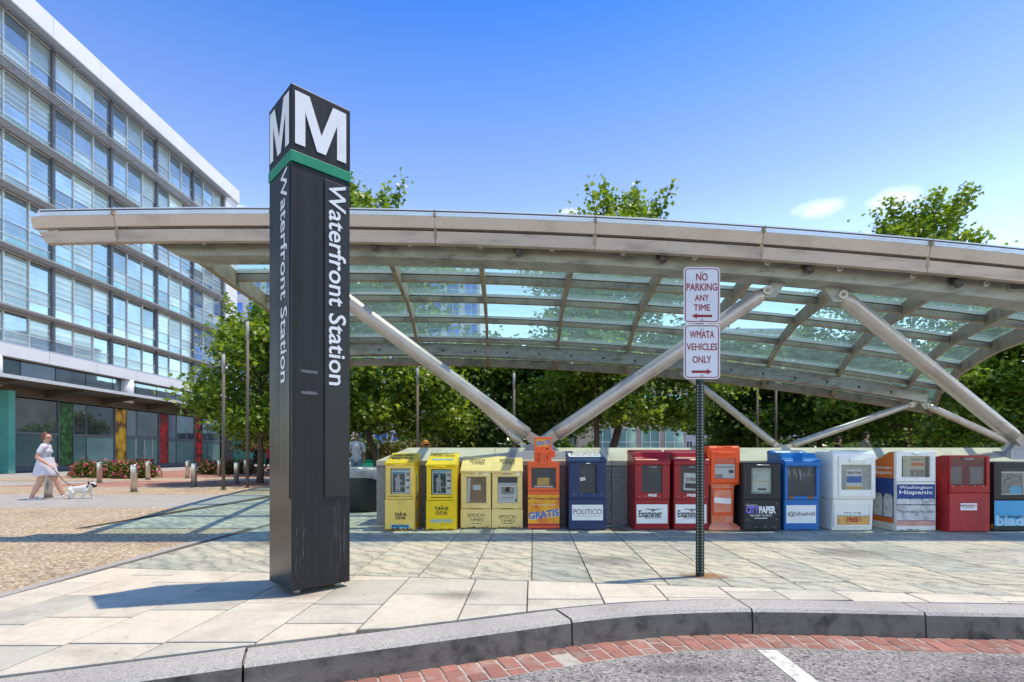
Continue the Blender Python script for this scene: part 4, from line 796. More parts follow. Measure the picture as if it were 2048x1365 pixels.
MB().box(a-.003, c+.003, -.001, .0, e-.003, g+.003).build('window_back', paint('beige_box_inside', (.42, .41, .34), .7), b.door); MB().box(a+.001, c-.001, -.012, -.009, e+.001, g-.001).build('window_pane', m_win, b.door)
p = q(b.t, 'newspaper', b.px(1692), b.px(1724), b.pz(980), b.pz(939), -.003, m_paper); q(p, 'printed_photo', b.px(1693), b.px(1723), b.pz(966), b.pz(953), -.0038, m_blue_print); q(p, 'printed_photo', b.px(1693), b.px(1723), b.pz(979), b.pz(973), -.0038, m_gold); text(p, 'Salty Dog', m_blk, (b.px(1708), -.0036, b.pz(946)), .19, .045, bold=.02)
MB().prof([(-.04, b.pz(926)), (-.045, b.pz(919)), (-.02, b.pz(918)), (-.02, b.pz(927))], b.px(1696), b.px(1728)).build('handle', m_plw, b.door, bevel=.005)
fr = plate(b, 'card_frame', m_plw, b.px(1671), b.px(1747), b.pz(1055), b.pz(1007), y0=.028, y1=.06, hole=(b.px(1677), b.px(1743), b.pz(1051), b.pz(1011)), bevel=.006)
q(fr, 'card', b.px(1677), b.px(1743), b.pz(1033), b.pz(1011), .045, m_sunset); q(fr, 'card', b.px(1677), b.px(1743), b.pz(1051), b.pz(1033), .0452, paint('orange_card', (.66, .36, .1), .5, var=.2, scale=10)); text(fr, 'Salty Dog', m_blk, (b.px(1709), .0445, b.pz(1025.5)), .23, .055, bold=.03); text(fr, 'FREE', m_red_print, (b.px(1709.5), .0445, b.pz(1040.5)), .15, .065, bold=.03)
text(b.t, 'FREE', m_blk, (b.px(1706), .08, h+.001), .2, .12, V=(0, 1, 0), bold=.04)
# back-sloped boxes
def wedge_box(label, x0, x1, base, hf_px, hb, col, d=.5):
    b = box_thing(label, x0, x1, base, hf_px, None, d); w = b.w/2; h = b.h
    b.body = MB().prof([(.036, 0), (d, 0), (d, hb), (.12, h), (.036, h)], -w, w).build('body', col, b.t, bevel=.004); return b
m_orng = paint('orange_print', (.62, .14, .015), .5, var=.08); m_roy = paint('royal_blue_print', (.02, .055, .22), .5, var=.12); m_alu = paint('pale_aluminium', (.72, .71, .69), .4, .2, var=.06)
m_jar = paint('white_jar_print', (.55, .55, .55), .5, var=.25, scale=9, dark=(.25, .25, .25))
b = wedge_box('white framed newspaper box with orange and blue printed sides', 1793, 1873, 1063, 903, .95, m_alu); w = b.w/2; h = b.h; spz = b.pz(964)
b.H = (b.px(1804), b.px(1861), b.pz(955), b.pz(913)); b.door = plate(b, 'door', m_wht, -w+.002, w-.012, spz+.004, h-.004, hole=b.H); win(b, b.H, b.door, paint('olive_dark_inside', (.12, .11, .07), .7)); p = q(b.t, 'newspaper', b.px(1809), b.px(1853), b.pz(955), b.pz(914), .028, paint('yellowed_newsprint', (.50, .46, .33), .8)); q(p, 'printed_photo', b.px(1823), b.px(1852), b.pz(953), b.pz(940), .0272, m_photo); q(p, 'printed_photo', b.px(1826), b.px(1851), b.pz(932), b.pz(926), .0272, m_orng); text(p, 'Hispanic', m_blk, (b.px(1838), .0275, b.pz(920)), .18, .035, bold=.01)
rivets(b, [(b.px(x), b.pz(y_)) for x in (1803, 1863) for y_ in (920, 935, 950)]+[(b.px(x), b.pz(y_)) for x in (1810, 1832, 1853) for y_ in (911, 957)], b.door, m_rust); MB().tube([(b.px(1825), -.01, b.pz(908)), (b.px(1842), -.01, b.pz(908))], .012, 8).build('handle', m_alu, b.door)
b.low = plate(b, 'front_panel', m_alu, -w+.002, w-.012, .012, spz-.004); zb, zt = b.pz(1052), b.pz(969); q(b.low, 'poster', -w+.004, w-.02, zb, zt, -.001, m_roy); q(b.low, 'poster_foot', -w+.004, w-.02, zb, b.pz(1042), -.0018, paint('pale_salmon_print', (.6, .3, .24), .5))
def jars(par, x0, x1, z0, z1, n, y, fn=None):
    for k in range(n):
        cx = x0+(x1-x0)*(k+.5)/n; jw = (x1-x0)/n*.56; O = [(-1, 0), (1, 0), (1, .62), (.8, .7), (.8, .76), (.92, .78), (.92, .95), (.7, 1), (-.7, 1), (-.92, .95), (-.92, .78), (-.8, .76), (-.8, .7), (-1, .62)]
        pts = [(cx+a*jw, y-.0004*k, z0+v*(z1-z0)) for a, v in O]; pts = [fn(*p_) for p_ in pts] if fn else pts
        j = flat(par, 'printed_jar', pts, m_jar); r_ = [(cx+a*jw, y-.0004*k-.0003, z0+v*(z1-z0)) for a, v in ((-.8, .70), (.8, .70), (.8, .74), (-.8, .74))]; flat(par, 'printed_rule', [fn(*p_) for p_ in r_] if fn else r_, m_blk)
jars(b.low, -w+.01, w-.025, b.pz(1041), b.pz(998), 3, -.002); text(b.low, 'Washington', m_wht, (b.px(1831.5), -.001, b.pz(976)), .455, .055, bold=.01); text(b.low, 'Hispanic', m_wht, (b.px(1832), -.001, b.pz(986)), .455, .068, bold=.015); text(b.low, 'Washington Hispanic', paint('grey_print', (.2, .2, .2)), (b.px(1832), -.0035, b.pz(1024)), .5, .05, bold=.0)
xs_ = -w-.0012; fn = lambda x, y_, z: (xs_-(.0005-y_)*1, x, z)
mb = lambda pts, m_, nm='side_print': flat(b.body, nm, pts, m_)
mb([(xs_, .05, .72), (xs_, .49, .72), (xs_, .49, .93), (xs_, .13, h-.01), (xs_, .05, h-.01)], m_orng); mb([(xs_, .05, .16), (xs_, .49, .16), (xs_, .49, .72), (xs_, .05, .72)], m_roy); mb([(xs_-.0006, .05, .10), (xs_-.0006, .49, .10), (xs_-.0006, .49, .17), (xs_-.0006, .05, .17)], m_orng)
text(b.body, 'Washington', m_wht, (xs_, .27, .86), .38, .055, U=(0, -1, 0), off=.001); text(b.body, 'Hispanic', m_wht, (xs_, .27, .79), .38, .07, U=(0, -1, 0), off=.001)
for k in range(2): flat(b.body, 'printed_jar', [(xs_-.001, y_, z) for y_, z in ((.07+k*.2, .18), (.25+k*.2, .18), (.25+k*.2, .44), (.22+k*.2, .5), (.1+k*.2, .5), (.07+k*.2, .44))], m_jar)
m_rfd = paint('faded_red_paint', (.42, .028, .03), .48, var=.14, scale=2.5); m_rbr = paint('glossy_red_paint', (.34, .006, .01), .3)
b = wedge_box('plain faded red newspaper box with wide dark double window', 1899, 1980, 1065, 911, .97, m_rfd); w = b.w/2; h = b.h; spz = b.pz(986.5)
b.H = (b.px(1902), b.px(1973), b.pz(971), b.pz(915)); b.door = plate(b, 'door', m_rbr, -w+.002, w-.002, spz+.004, h-.002, hole=b.H); win(b, b.H, b.door, paint('dim_red_inside', (.16, .02, .015))); 
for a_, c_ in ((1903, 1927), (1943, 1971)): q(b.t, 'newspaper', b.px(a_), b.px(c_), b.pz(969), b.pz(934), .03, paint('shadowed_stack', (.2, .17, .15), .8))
b.low = plate(b, 'front_panel', m_rfd, -w+.002, w-.002, .012, spz-.004); q(b.low, 'label', b.px(1921), b.px(1954), b.pz(1021), b.pz(1007), -.001, m_wht); text(b.low, 'METRO', m_blk, (b.px(1929.5), -.001, b.pz(1012)), .105, .032, bold=.02); text(b.low, 'WEEKLY', m_red_print, (b.px(1945), -.001, b.pz(1012)), .105, .032, bold=.01); q(b.low, 'printed_rule', b.px(1925), b.px(1949), b.pz(1017), b.pz(1016), -.0015, m_blk)
rivets(b, [(b.px(x), b.pz(973)) for x in (1906, 1923, 1950, 1966)], b.door, m_wht); handle(b, b.px(1936), b.pz(917.5), .12, m_chrome, b.door)
for x in (1911, 1959): MB().box(b.px(x-7), b.px(x+7), -.008, 0, spz-.008, spz+.004).build('hinge', m_rbr, b.t)
xs_ = -w-.0012; flat(b.body, 'label', [(xs_, .24, .79), (xs_, .42, .79), (xs_, .42, .89), (xs_, .24, .89)], m_wht)
b = box_thing('black newspaper box with sky blue panel, last before the canopy pedestal', 1988, 2068, 1063, 925, d=.5); w = b.w/2; h = b.h; spz = b.pz(1000)
MB().box(-w, w, .036, .5, 0, h).build('body', m_bpt, b.t, bevel=.006); b.H = (b.px(2003), b.px(2054), b.pz(991), b.pz(935)); b.door = plate(b, 'door', m_bpt, -w, w, spz+.004, h, hole=b.H); win(b, b.H, b.door)
p = q(b.t, 'newspaper', b.H[0]+.005, b.H[1]-.01, b.H[2]+.004, b.H[3]-.06, .028, m_paper); q(p, 'printed_photo', b.H[0]+.02, b.H[1]-.03, b.H[2]+.02, b.H[3]-.08, .0272, m_photo); q(p, 'printed_photo', b.H[0]+.14, b.H[1]-.05, b.H[2]+.02, b.H[2]+.12, .0266, m_lblue)
b.low = plate(b, 'front_panel', m_bpt, -w, w, .012, spz-.004); q(b.low, 'panel_print', -w+.005, w-.01, b.pz(1052), b.pz(1002), -.001, paint('sky_blue_print', (.08, .36, .62), .5, var=.06)); text(b.low, 'blade', paint('pale_blue_print', (.42, .62, .75), .5), (0, -.001, b.pz(1042)), .5, .14, bold=.04); text(b.low, 'washington', m_blk, (b.px(2026), -.002, b.pz(1034)), .36, .055, bold=0)
MB().tube([(-w-.01, .02, .03), (-w-.01, .02, .10)], .015, 8).build('lock', m_rust, b.t)

m_scr = paint('pale_scrape', (.42, .40, .37), .8, var=.2); m_grm = paint('dark_foot_grime', (.07, .06, .05), .9, var=.2)
for i, b in enumerate(BOXES):                  # scrapes and grime low on the fronts
    if 'plastic' in b.t['label']: continue
    sm_, gm_ = MB(), MB(); w = b.w/2-.02; y = b.yf-.0012
    for k in range(16):
        x, z, l, a = R.uniform(-w, w), R.choice([R.uniform(.02, .12), R.uniform(.02, .4)]), R.uniform(.008, .05), R.uniform(-.9, .9); t_ = R.uniform(.0006, .0018); dx, dz = math.cos(a)*l, math.sin(a)*l
        if abs(x+dx) < w and z+dz > .015: sm_.add([(x, y, z), (x+dx, y, z+dz), (x+dx, y, z+dz+t_), (x, y, z+t_)], [(0, 1, 2, 3)])
    for k in range(18):
        x = R.uniform(-w, w-.03); l = R.uniform(.01, .045); gm_.add([(x, y-.0006, .0135), (x+l, y-.0006, .0135), (x+l*.6, y-.0006, .0135+R.uniform(.003, .02))], [(0, 1, 2)])
    for mm, mat_, nm in ((sm_, m_scr, 'scrapes'), (gm_, m_grm, 'foot_grime')): mm.build(nm, mat_, b.t)['kind'] = 'stuff'
# ================================================================== OFFICE BUILDING ON THE LEFT
def mat_curtain(name, col, metal=.75, rough=.04, blind=.35):
    m, t, b = newmat(name); oi = t.nodes.new('ShaderNodeObjectInfo'); r = ramp(t, [(0, tuple(x*.72 for x in col)), (.45, col), (.75, tuple(min(1, x*1.25) for x in col)), (1, tuple(min(1, x*1.45) for x in col))]); t.links.new(oi.outputs['Random'], r.inputs[0])
    c = coords(t, (1, 1, 1), 9.0); n = node(t, 'ShaderNodeTexNoise', {'Scale': .8, 'Detail': 3}); t.links.new(c.outputs[0], n.inputs[0]); r2 = ramp(t, [(.3, (.8, .8, .8)), (.7, (1.12, 1.12, 1.12))]); t.links.new(n.outputs['Fac'], r2.inputs[0])
    t.links.new(rgbmix(t, .8, r.outputs[0], r2.outputs[0], 'MULTIPLY'), b.inputs['Base Color']); b.inputs['Metallic'].default_value = metal; b.inputs['Roughness'].default_value = rough
    bumped(t, b, n.outputs['Fac'], .03, .02); return m
m_cw = mat_curtain('coated_blue_glass', (.38, .49, .53)); m_cwb = mat_curtain('glass_with_pale_blind', (.45, .56, .55), .35, .08); m_teal = mat_curtain('teal_spandrel_glass', (.36, .60, .60), .3, .06); m_store = mat_curtain('dark_storefront_glass', (.28, .36, .38), .85, .02); m_frost = mat_curtain('frosted_storefront_glass', (.17, .28, .26), .3, .15)
m_mull = paint('silver_mullion', (.62, .62, .62), .4, .4, var=.04); m_col = paint('slate_column', (.14, .145, .17), .4, .3, var=.05); m_wpan = paint('white_facade_panel', (.72, .72, .74), .45, var=.03, scale=.5); m_dk = paint('charcoal_recess', (.03, .032, .036), .5); m_awn = paint('bronze_awning', (.13, .105, .085), .5, .3, var=.1); m_tealf = mat_curtain('sea_green_glass', (.14, .46, .40), .2, .1)
LY0 = 6.1; OX = -28.85+.0155*(22-29.5)
off = thing('office_building', 'long glass office block with white roof edge and sunshade louvres', 'building', (OX, 22, 0), -.0155)
MB().box(-14, -.35, -1.0, 31.6, 0, 27.6).build('wall', m_dk, off)
# roof edge and end wall in panels
yy = [-1.0, 2.9, 6.6, 10.3, 14, 17.7, 21.4, 25.1, 28.8, 31.7]
for a, b_ in zip(yy[:-1], yy[1:]):
    MB().prof([(-.3, 0), (.42, 0), (.42, .0), (.55, .12), (.55, 1.35), (-.3, 1.35)], 0, b_-a-.02).build('roof_edge_panel', m_wpan, off, (0, 0, 0)).data.transform(Matrix(((0, 1, 0, 0), (1, 0, 0, a+.01), (0, 0, 1, 26.62), (0, 0, 0, 1))))
    MB().box(-.25, .30, a+.01, b_-.01, 6.6, 7.42).build('band_panel', m_wpan, off, bevel=.01)
for k in range(12): MB().box(-.3, .32, 29.62, 31.7, 7.5+k*1.6, 9.08+k*1.6).build('end_wall_panel', m_wpan, off, bevel=.01)
MB().box(-.34, -.05, 29.5, 31.6, 0, 7.4).build('end_pier', m_dk, off)
# curtain wall: panes, mullions, columns, sunshades
SH = [9.4+3.4*k for k in range(6)]; pane_mesh = {}
def pane(y, z0, z1, m):
    key = (round(z1-z0, 3), m.name)
    if key not in pane_mesh: pane_mesh[key] = MB().box(-.03, 0, .03, 1.53, .025, z1-z0-.025).mesh('pane', m)
    link('pane', pane_mesh[key], off, (0, y, z0))
for k, s_ in enumerate(SH):
    rows = [(s_-.22, s_-1.82), (s_-1.82, s_-2.6), (s_-2.6, s_-3.4)] if k else [(s_-.2, s_-1.28), (s_-1.28, s_-1.95)]
    for c in range(15):
        y = LY0+c*1.56
        for ri, (zt, zb) in enumerate(rows):
            mm = m_teal if (ri == 2 and k in (2, 4)) else (m_cwb if R.random() < .42 else m_cw); pane(y, zb, zt, mm)
    for zt, zb in rows: MB().box(-.02, .05, LY0, LY0+23.4, zb-.025, zb+.025).build('transom', m_mull, off)
    sl = MB()                                   # louvred sunshade
    for j in range(7): sl.box(.12+j*.11, .17+j*.11, 0, 23.5, -.02, .02)
    sl.box(.08, .12, 0, 23.5, -.05, .05); sl.box(.88, .92, 0, 23.5, -.05, .05)
    sh = sl.build('sunshade', paint('grey_louvre', (.33, .325, .31), .45, .3), off, (0, LY0, s_-.05))
    for c in range(16): MB().box(.05, .9, c*1.56-.02, c*1.56+.02, -.07, -.02).build('bracket', m_mull, sh)
    MB().box(-.1, .06, LY0, LY0+23.4, s_-.2, s_+.0).build('transom', m_mull, off)
for c in range(16):
    y = LY0+c*1.56
    if c % 3 == 0: MB().box(-.05, .16, y-.1, y+.1, 7.43, 26.6).build('column', m_col, off)
    else: MB().box(-.05, .08, y-.035, y+.035, 7.43, 26.6).build('mullion', m_mull, off)
# ground floor: clerestory, awning, shopfronts with printed fruit panels
for j, y in enumerate((7.2, 17.2, 27.3)): MB().tube([(-.1, y, 4.9), (-.1, y, 6.62)], .42, 20).build('round_column', m_wpan, off)
for c in range(12): MB().box(-.3, -.26, 2+c*2.33+.03, 2+(c+1)*2.33-.03, 5.3, 6.55).build('clerestory_pane', m_store, off)
aw = MB().prof([(-.2, 5.0), (2.5, 5.08), (2.5, 5.22), (-.2, 5.16)], 0, 24); aw.v = [(y, x+4.5, z) for x, y, z in aw.v]; awn = aw.build('awning', m_awn, off)
MB().box(2.44, 2.56, 4.5, 28.5, 5.06, 5.25).build('awning_edge', m_mull, awn)
for c in range(6): MB().prof([(-.2, 4.5), (2.3, 4.95), (2.3, 5.05), (-.2, 5.05)], -.08, .08).build('awning_bracket', m_awn, awn).data.transform(Matrix(((0, 1, 0, 0), (1, 0, 0, 6.2+c*4.4), (0, 0, 1, 0), (0, 0, 0, 1))))
MB().box(-.3, -.12, 5.2, 29.5, 4.45, 5.0).build('fascia_beam', m_awn, off)
MB().box(-.3, -.05, 5.2, 29.5, 0, .28).build('plinth', m_col, off)
def fruit(name, stops, sc):
    m, t, b = newmat(name); c = coords(t, (1, 1, .8)); v = node(t, 'ShaderNodeTexVoronoi', {'Scale': sc, 'Randomness': .8}); t.links.new(c.outputs[0], v.inputs[0]); r = ramp(t, stops); t.links.new(v.outputs['Distance'], r.inputs[0]); t.links.new(r.outputs[0], b.inputs['Base Color']); b.inputs['Roughness'].default_value = .35; return m
FM = [fruit('printed_green_herbs', [(0, (.08, .26, .05)), (.5, (.025, .10, .02)), (.9, (.006, .02, .006))], 3.6), fruit('printed_yellow_lemons', [(0, (.75, .48, .01)), (.5, (.6, .32, .01)), (.8, (.12, .05, .005))], 1.9), fruit('printed_red_peppers', [(0, (.6, .015, .01)), (.5, (.35, .006, .006)), (.85, (.04, .002, .002))], 1.7), fruit('printed_red_tomatoes', [(0, (.62, .05, .01)), (.45, (.4, .01, .005)), (.85, (.03, .003, .003))], 2.4)]
BY = [11.4, 16.05, 20.7, 25.4]; FN = ['green herbs', 'yellow lemons', 'red peppers', 'red tomatoes']
for y, m, nm in zip(BY, FM, FN):
    p = MB().box(-.2, -.1, y, y+1.05, .3, 4.35).build('printed_panel', m, off); p['label'] = 'tall shop window panel printed with '+nm
    for e in (y-.06, y+1.05): MB().box(-.22, -.06, e, e+.06, .28, 4.45).build('frame', m_mull if False else m_col, off)
edges = [6.4]+[v for y in BY for v in (y-.06, y+1.11)]+[29.4]
for i in range(0, len(edges), 2):
    a, b_ = edges[i]+.02, edges[i+1]-.02; mid = a+(b_-a)*.3
    for u, v in ((a, mid-.03), (mid+.03, b_)):
        MB().box(-.2, -.14, u, v, 2.42, 4.36).build('shop_pane', m_store, off); MB().box(-.2, -.15, u, v, .3, 2.2).build('frosted_pane', m_frost, off)
    MB().box(-.22, -.07, a, b_, 2.22, 2.40).build('transom', m_col, off); MB().box(-.22, -.10, mid-.025, mid+.025, .28, 4.4).build('mullion', m_col, off)
dr = MB().box(-.13, -.09, 18.1, 18.95, .28, 2.2).build('door', m_frost, off); MB().tube([(-.05, 18.85, .9), (-.05, 18.85, 1.4)], .02, 8).build('handle', m_mull, dr)
dr = MB().box(-.13, -.09, 19.0, 19.85, .28, 2.2).build('door', m_frost, off); MB().tube([(-.05, 19.1, .9), (-.05, 19.1, 1.4)], .02, 8).build('handle', m_mull, dr)
for y in (18.05, 18.96, 19.86): MB().box(-.15, -.05, y, y+.05, .28, 2.22).build('frame', m_mull, off)
MB().box(-.1, 1.0, 7.0, 7.4, 0, 4.6).build('glass_fin', m_tealf, off)
ent = thing('shop_entrance', 'sea green glass entrance block beyond the office building', 'building', (-30.9, 57.0, 0))
MB().box(0, 2.4, 0, 4, 0, 7.2).build('wall', m_tealf, ent); MB().box(2.4, 6.5, 1.5, 4, 0, 6.5).build('wall', paint('dim_teal_panel', (.06, .19, .17), .3), ent); MB().box(1.8, 7, -.8, 1.5, 3.7, 3.95).build('canopy', m_col, ent)
for i in range(4): MB().box(7+i*1.2, 8.1+i*1.2, 2, 2.1, .1, 3.4).build('door', m_dk, ent); MB().box(6.95+i*1.2, 7.02+i*1.2, 1.9, 2.0, 0, 3.5).build('frame', m_mull, ent)
MB().box(6.5, 12.5, 2.1, 4, 0, 7.5).build('wall', m_wpan, ent)
# ================================================================== FAR BUILDINGS
m_bwin = mat_curtain('deep_blue_window', (.07, .16, .48), .5, .06); m_gwin = mat_curtain('dim_grey_window', (.13, .16, .19), .5, .1); m_twin = mat_curtain('pale_teal_window', (.25, .42, .40), .4, .1)
def block(label, x0, x1, y, depth, h, wallm, winm, cols, rows, z0, zs, fw=.72, fh=.66, frame=True, name='apartment_building', skip=None):
    t = thing(name, label, 'building', ((x0+x1)/2, y, 0)); w = (x1-x0); MB().box(-w/2, w/2, 0, depth, 0, h).build('wall', wallm, t)
    MB().box(-w/2-.2, w/2+.2, -.25, depth+.2, h, h+.6).build('roof', wallm, t)
    cw = w/cols
    me = MB().box(-cw*fw/2, cw*fw/2, -.06, .02, 0, zs*fh).mesh('window', winm); fm = MB()
    for a in (-cw*fw/2, -.05, cw*fw/2-.09): fm.box(a, a+.09, -.12, -.05, 0, zs*fh)
    for z in (0, zs*fh*.35, zs*fh-.09): fm.box(-cw*fw/2, cw*fw/2, -.115, -.055, z, z+.09)
    fme = fm.mesh('frame', paint('white_window_frame', (.62, .63, .66), .5))
    for c in range(cols):
        for r in range(rows):
            if skip and skip(c, r): continue
            o = link('window', me, t, (-w/2+cw*(c+.5), 0, z0+r*zs))
            if frame: link('frame', fme, o)
    for r in range(rows+1): MB().box(-w/2, w/2, -.1, -.01, z0+r*zs-zs*.24, z0+r*zs-zs*.16).build('ledge', wallm, t)
    return t
block('white apartment tower with deep blue windows behind the trees', -44.5, -5, 82, 16, 29.5, paint('white_render', (.66, .66, .70), .6, var=.03, scale=.3), m_bwin, 14, 8, 2.2, 3.4)
block('tan stone building with teal windows behind the spreading tree', 9.3, 20.6, 62, 14, 9.5, paint('tan_stone', (.42, .32, .25), .7, var=.06, scale=.6), m_twin, 4, 2, 1.5, 3.9, fw=.78, fh=.7)
block('grey rib fronted office block left of the tan stone building', 8.2, 11.8, 76, 30, 12, paint('pale_grey_concrete', (.40, .40, .40), .7, var=.05), m_gwin, 6, 3, 1.0, 3.6, fw=.5, fh=.85, frame=False)
block('lilac grey apartment block with many small windows behind the signpost', 29.5, 52, 90, 16, 22, paint('lilac_grey_render', (.44, .43, .48), .7, var=.04), m_gwin, 12, 6, 1.2, 3.5, fw=.62, fh=.62)
hs = thing('low_house', 'low tan building with sloping brown roof behind the right hand trees', 'building', (46, 56, 0)); MB().box(-6.5, 9, 0, 9, 0, 3.0).build('wall', paint('tan_stone', (.4, .3, .2)), hs); MB().prof([(-.8, 2.9), (4.5, 5.6), (9.8, 2.9)], -7.2, 9.6).build('roof', paint('brown_shingle', (.24, .18, .15), .8, var=.15, scale=6), hs)
MB().box(-5, -3, -.08, .02, .8, 2.2).build('window', m_gwin, hs)
# ================================================================== BOLLARDS, LAMP POSTS, BINS
m_ss = paint('brushed_stainless', (.55, .53, .50), .3, .85, var=.06, scale=6, stretch=(1, 1, .2))
def bollard_mesh():
    o = empty('bollard'); MB().tube([(0, 0, 0), (0, 0, .76), (0, 0, .775)], [.083, .083, .078], 24).build('post', m_ss, o); MB().tube([(0, 0, 0), (0, 0, .012)], .12, 20).build('base_ring', paint('dark_joint_ring', (.14, .12, .1), .8), o); return o
bo = bollard_mesh(); tag(bo, 'short round stainless steel bollard on the plaza', 'bollard', 'stainless bollards along the plaza')
BL = [(97, 995), (199, 965), (268, 983), (296, 959), (375, 956), (388, 973), (438, 951.5), (473, 967), (491, 950)]
lab = {0: 'stainless bollard just behind the walking woman', 1: 'stainless bollard before the middle of the longer rose bed', 2: 'stainless bollard in the open between the dog and the rose bed', 3: 'stainless bollard past the end of the longer rose bed', 4: 'stainless bollard in the gap between the beds, closer to the shop front', 5: 'stainless bollard in the gap between the beds, farther from the shop front', 6: 'stainless bollard partly behind the shorter lamp post', 7: 'stainless bollard between the two lamp posts under the leafy tree', 8: 'stainless bollard right behind the taller lamp post'}
for i, (px, py) in enumerate(BL):
    o = bo if i == 0 else copy_tree(bo); x, y = gp(px, py); o.location = (x, y, -.02)
    if i in lab: o['label'] = lab[i]
    else: o['label'] = 'short stainless steel bollard on the plaza by the rose beds'
m_pole = paint('grey_pole_steel', (.12, .105, .09), .6, .1, var=.06); m_diff = paint('frosted_lamp_tube', (.34, .34, .33), .5, var=.03)
def pole(label, x, y, h, lamp=.6, r=.047, group=None):
    t = thing('lamp_post', label, 'lamp post', (x, y, -.02), 0, group); MB().tube([(0, 0, 0), (0, 0, h-lamp)], r, 16).build('shaft', m_pole, t); MB().tube([(0, 0, h-lamp), (0, 0, h)], r*1.02, 16).build('lamp_tube', m_diff, t); MB().tube([(0, 0, h), (0, 0, h+.03)], r*1.1, 16).build('cap', m_pole, t); MB().tube([(0, 0, 0), (0, 0, .03)], r*2, 16).build('base_plate', m_pole, t)
x, y = gp(447, 979); pole('slim steel lamp post beside the leafy tree, with frosted top', x, y, 4.08); x, y = gp(495, 975); pole('taller slim steel lamp post reaching into the leafy tree', x, y, 5.3)
for px, Y, l in ((835, 18.3, 'slim steel lamp post behind the yellow newspaper boxes'), (1028, 19.5, 'slim steel lamp post behind the foot of the canopy strut'), (1515, 23.5, 'slim steel lamp post between the signpost and the rear strut foot'), (1552, 22.0, 'slim steel lamp post rising right behind the rear strut foot')): pole(l, (px-CX)/FOC*Y, Y, 4.1 if px < 1500 else 4.6, group='lamp posts behind the rear strut' if px > 1500 else None)
x, Y = (757-CX)/FOC*20, 20; pole('short pale post beside the wall end', x, Y, 1.5, .2, .045)
x, Y = (201+355-CX)/FOC*26, 26; 
bn = thing('litter_bin', 'black round litter bin with a plastic liner by the pylon', 'bin', (-2.75, 9.85, 0)); m_bk = paint('black_plastic', (.02, .02, .02), .45, var=.1); MB().tube([(0, 0, 0), (0, 0, .03), (0, 0, .74), (0, 0, .76)], [.40, .42, .46, .455], 32).build('body', m_bk, bn)
lin = MB(); N_ = 48
for zi, (z, r) in enumerate(((.60, .472), (.66, .478), (.74, .476), (.80, .47), (.80, .44), (.70, .42))):
    for k in range(N_): a = 2*math.pi*k/N_; w_ = (.012*math.sin(5*a+zi)+R.uniform(-.007, .007)); lin.v.append(((r+w_)*math.cos(a), (r+w_)*math.sin(a), z+(.035*math.sin(3*a)+R.uniform(-.012, .012) if zi in (0,) else R.uniform(-.006, .006))))
lin.f = [(i*N_+k, i*N_+(k+1) % N_, (i+1)*N_+(k+1) % N_, (i+1)*N_+k) for i in range(5) for k in range(N_)]; lin.m = [0]*len(lin.f); lin.sm = [True]*len(lin.f); lin.build('liner', paint('grey_plastic_liner', (.30, .30, .31), .3, var=.15, scale=8), bn)
tb = thing('litter_bin', 'dark slatted litter bin behind the rose bed', 'bin', (gp(239, 957)[0], gp(239, 957)[1]+1.6, -.02)); MB().tube([(0, 0, .08), (0, 0, .8)], .26, 20).build('drum', m_bk, tb)
for k in range(16): a = k*math.pi/8; MB().tube([(.31*math.cos(a), .31*math.sin(a), .03), (.31*math.cos(a), .31*math.sin(a), .78), (.36*math.cos(a), .36*math.sin(a), .86)], .018, 6).build('slat', m_bk, tb)
MB().tube([(0, 0, .82), (0, 0, .86)], .37, 20).build('rim', m_bk, tb)
# green utility cart
gc = thing('utility_cart', 'small mint green utility cart parked behind the grey shirted man', 'cart', (-6.05, 22.5, -.02)); m_mint = paint('mint_green_paint', (.03, .50, .30), .4, var=.06)
MB().prof([(-.6, .35), (.6, .35), (.6, .62), (.2, .66), (.05, .85), (-.35, .85), (-.6, .7)], -.30, .30).build('body', m_mint, gc, bevel=.03); MB().box(-.42, .42, -.45, -.25, .45, .75).build('bonnet', m_mint, gc, bevel=.05); MB().box(-.25, .25, -.1, .3, .85, .95).build('seat', m_bk, gc, bevel=.03)
for a in (-.33, .33):
    for c in (-.4, .42): MB().tube([(a-.06, c, .24), (a+.06, c, .24)], .24, 18).build('wheel', m_bk, gc)
MB().tube([(-.28, .1, .85), (-.28, .1, 1.35), (.28, .1, 1.35), (.28, .1, .85)], .018, 8).build('roll_bar', m_mint, gc); MB().tube([(0, -.35, .7), (0, -.15, 1.1)], .015, 8).build('steering_column', m_bk, gc)
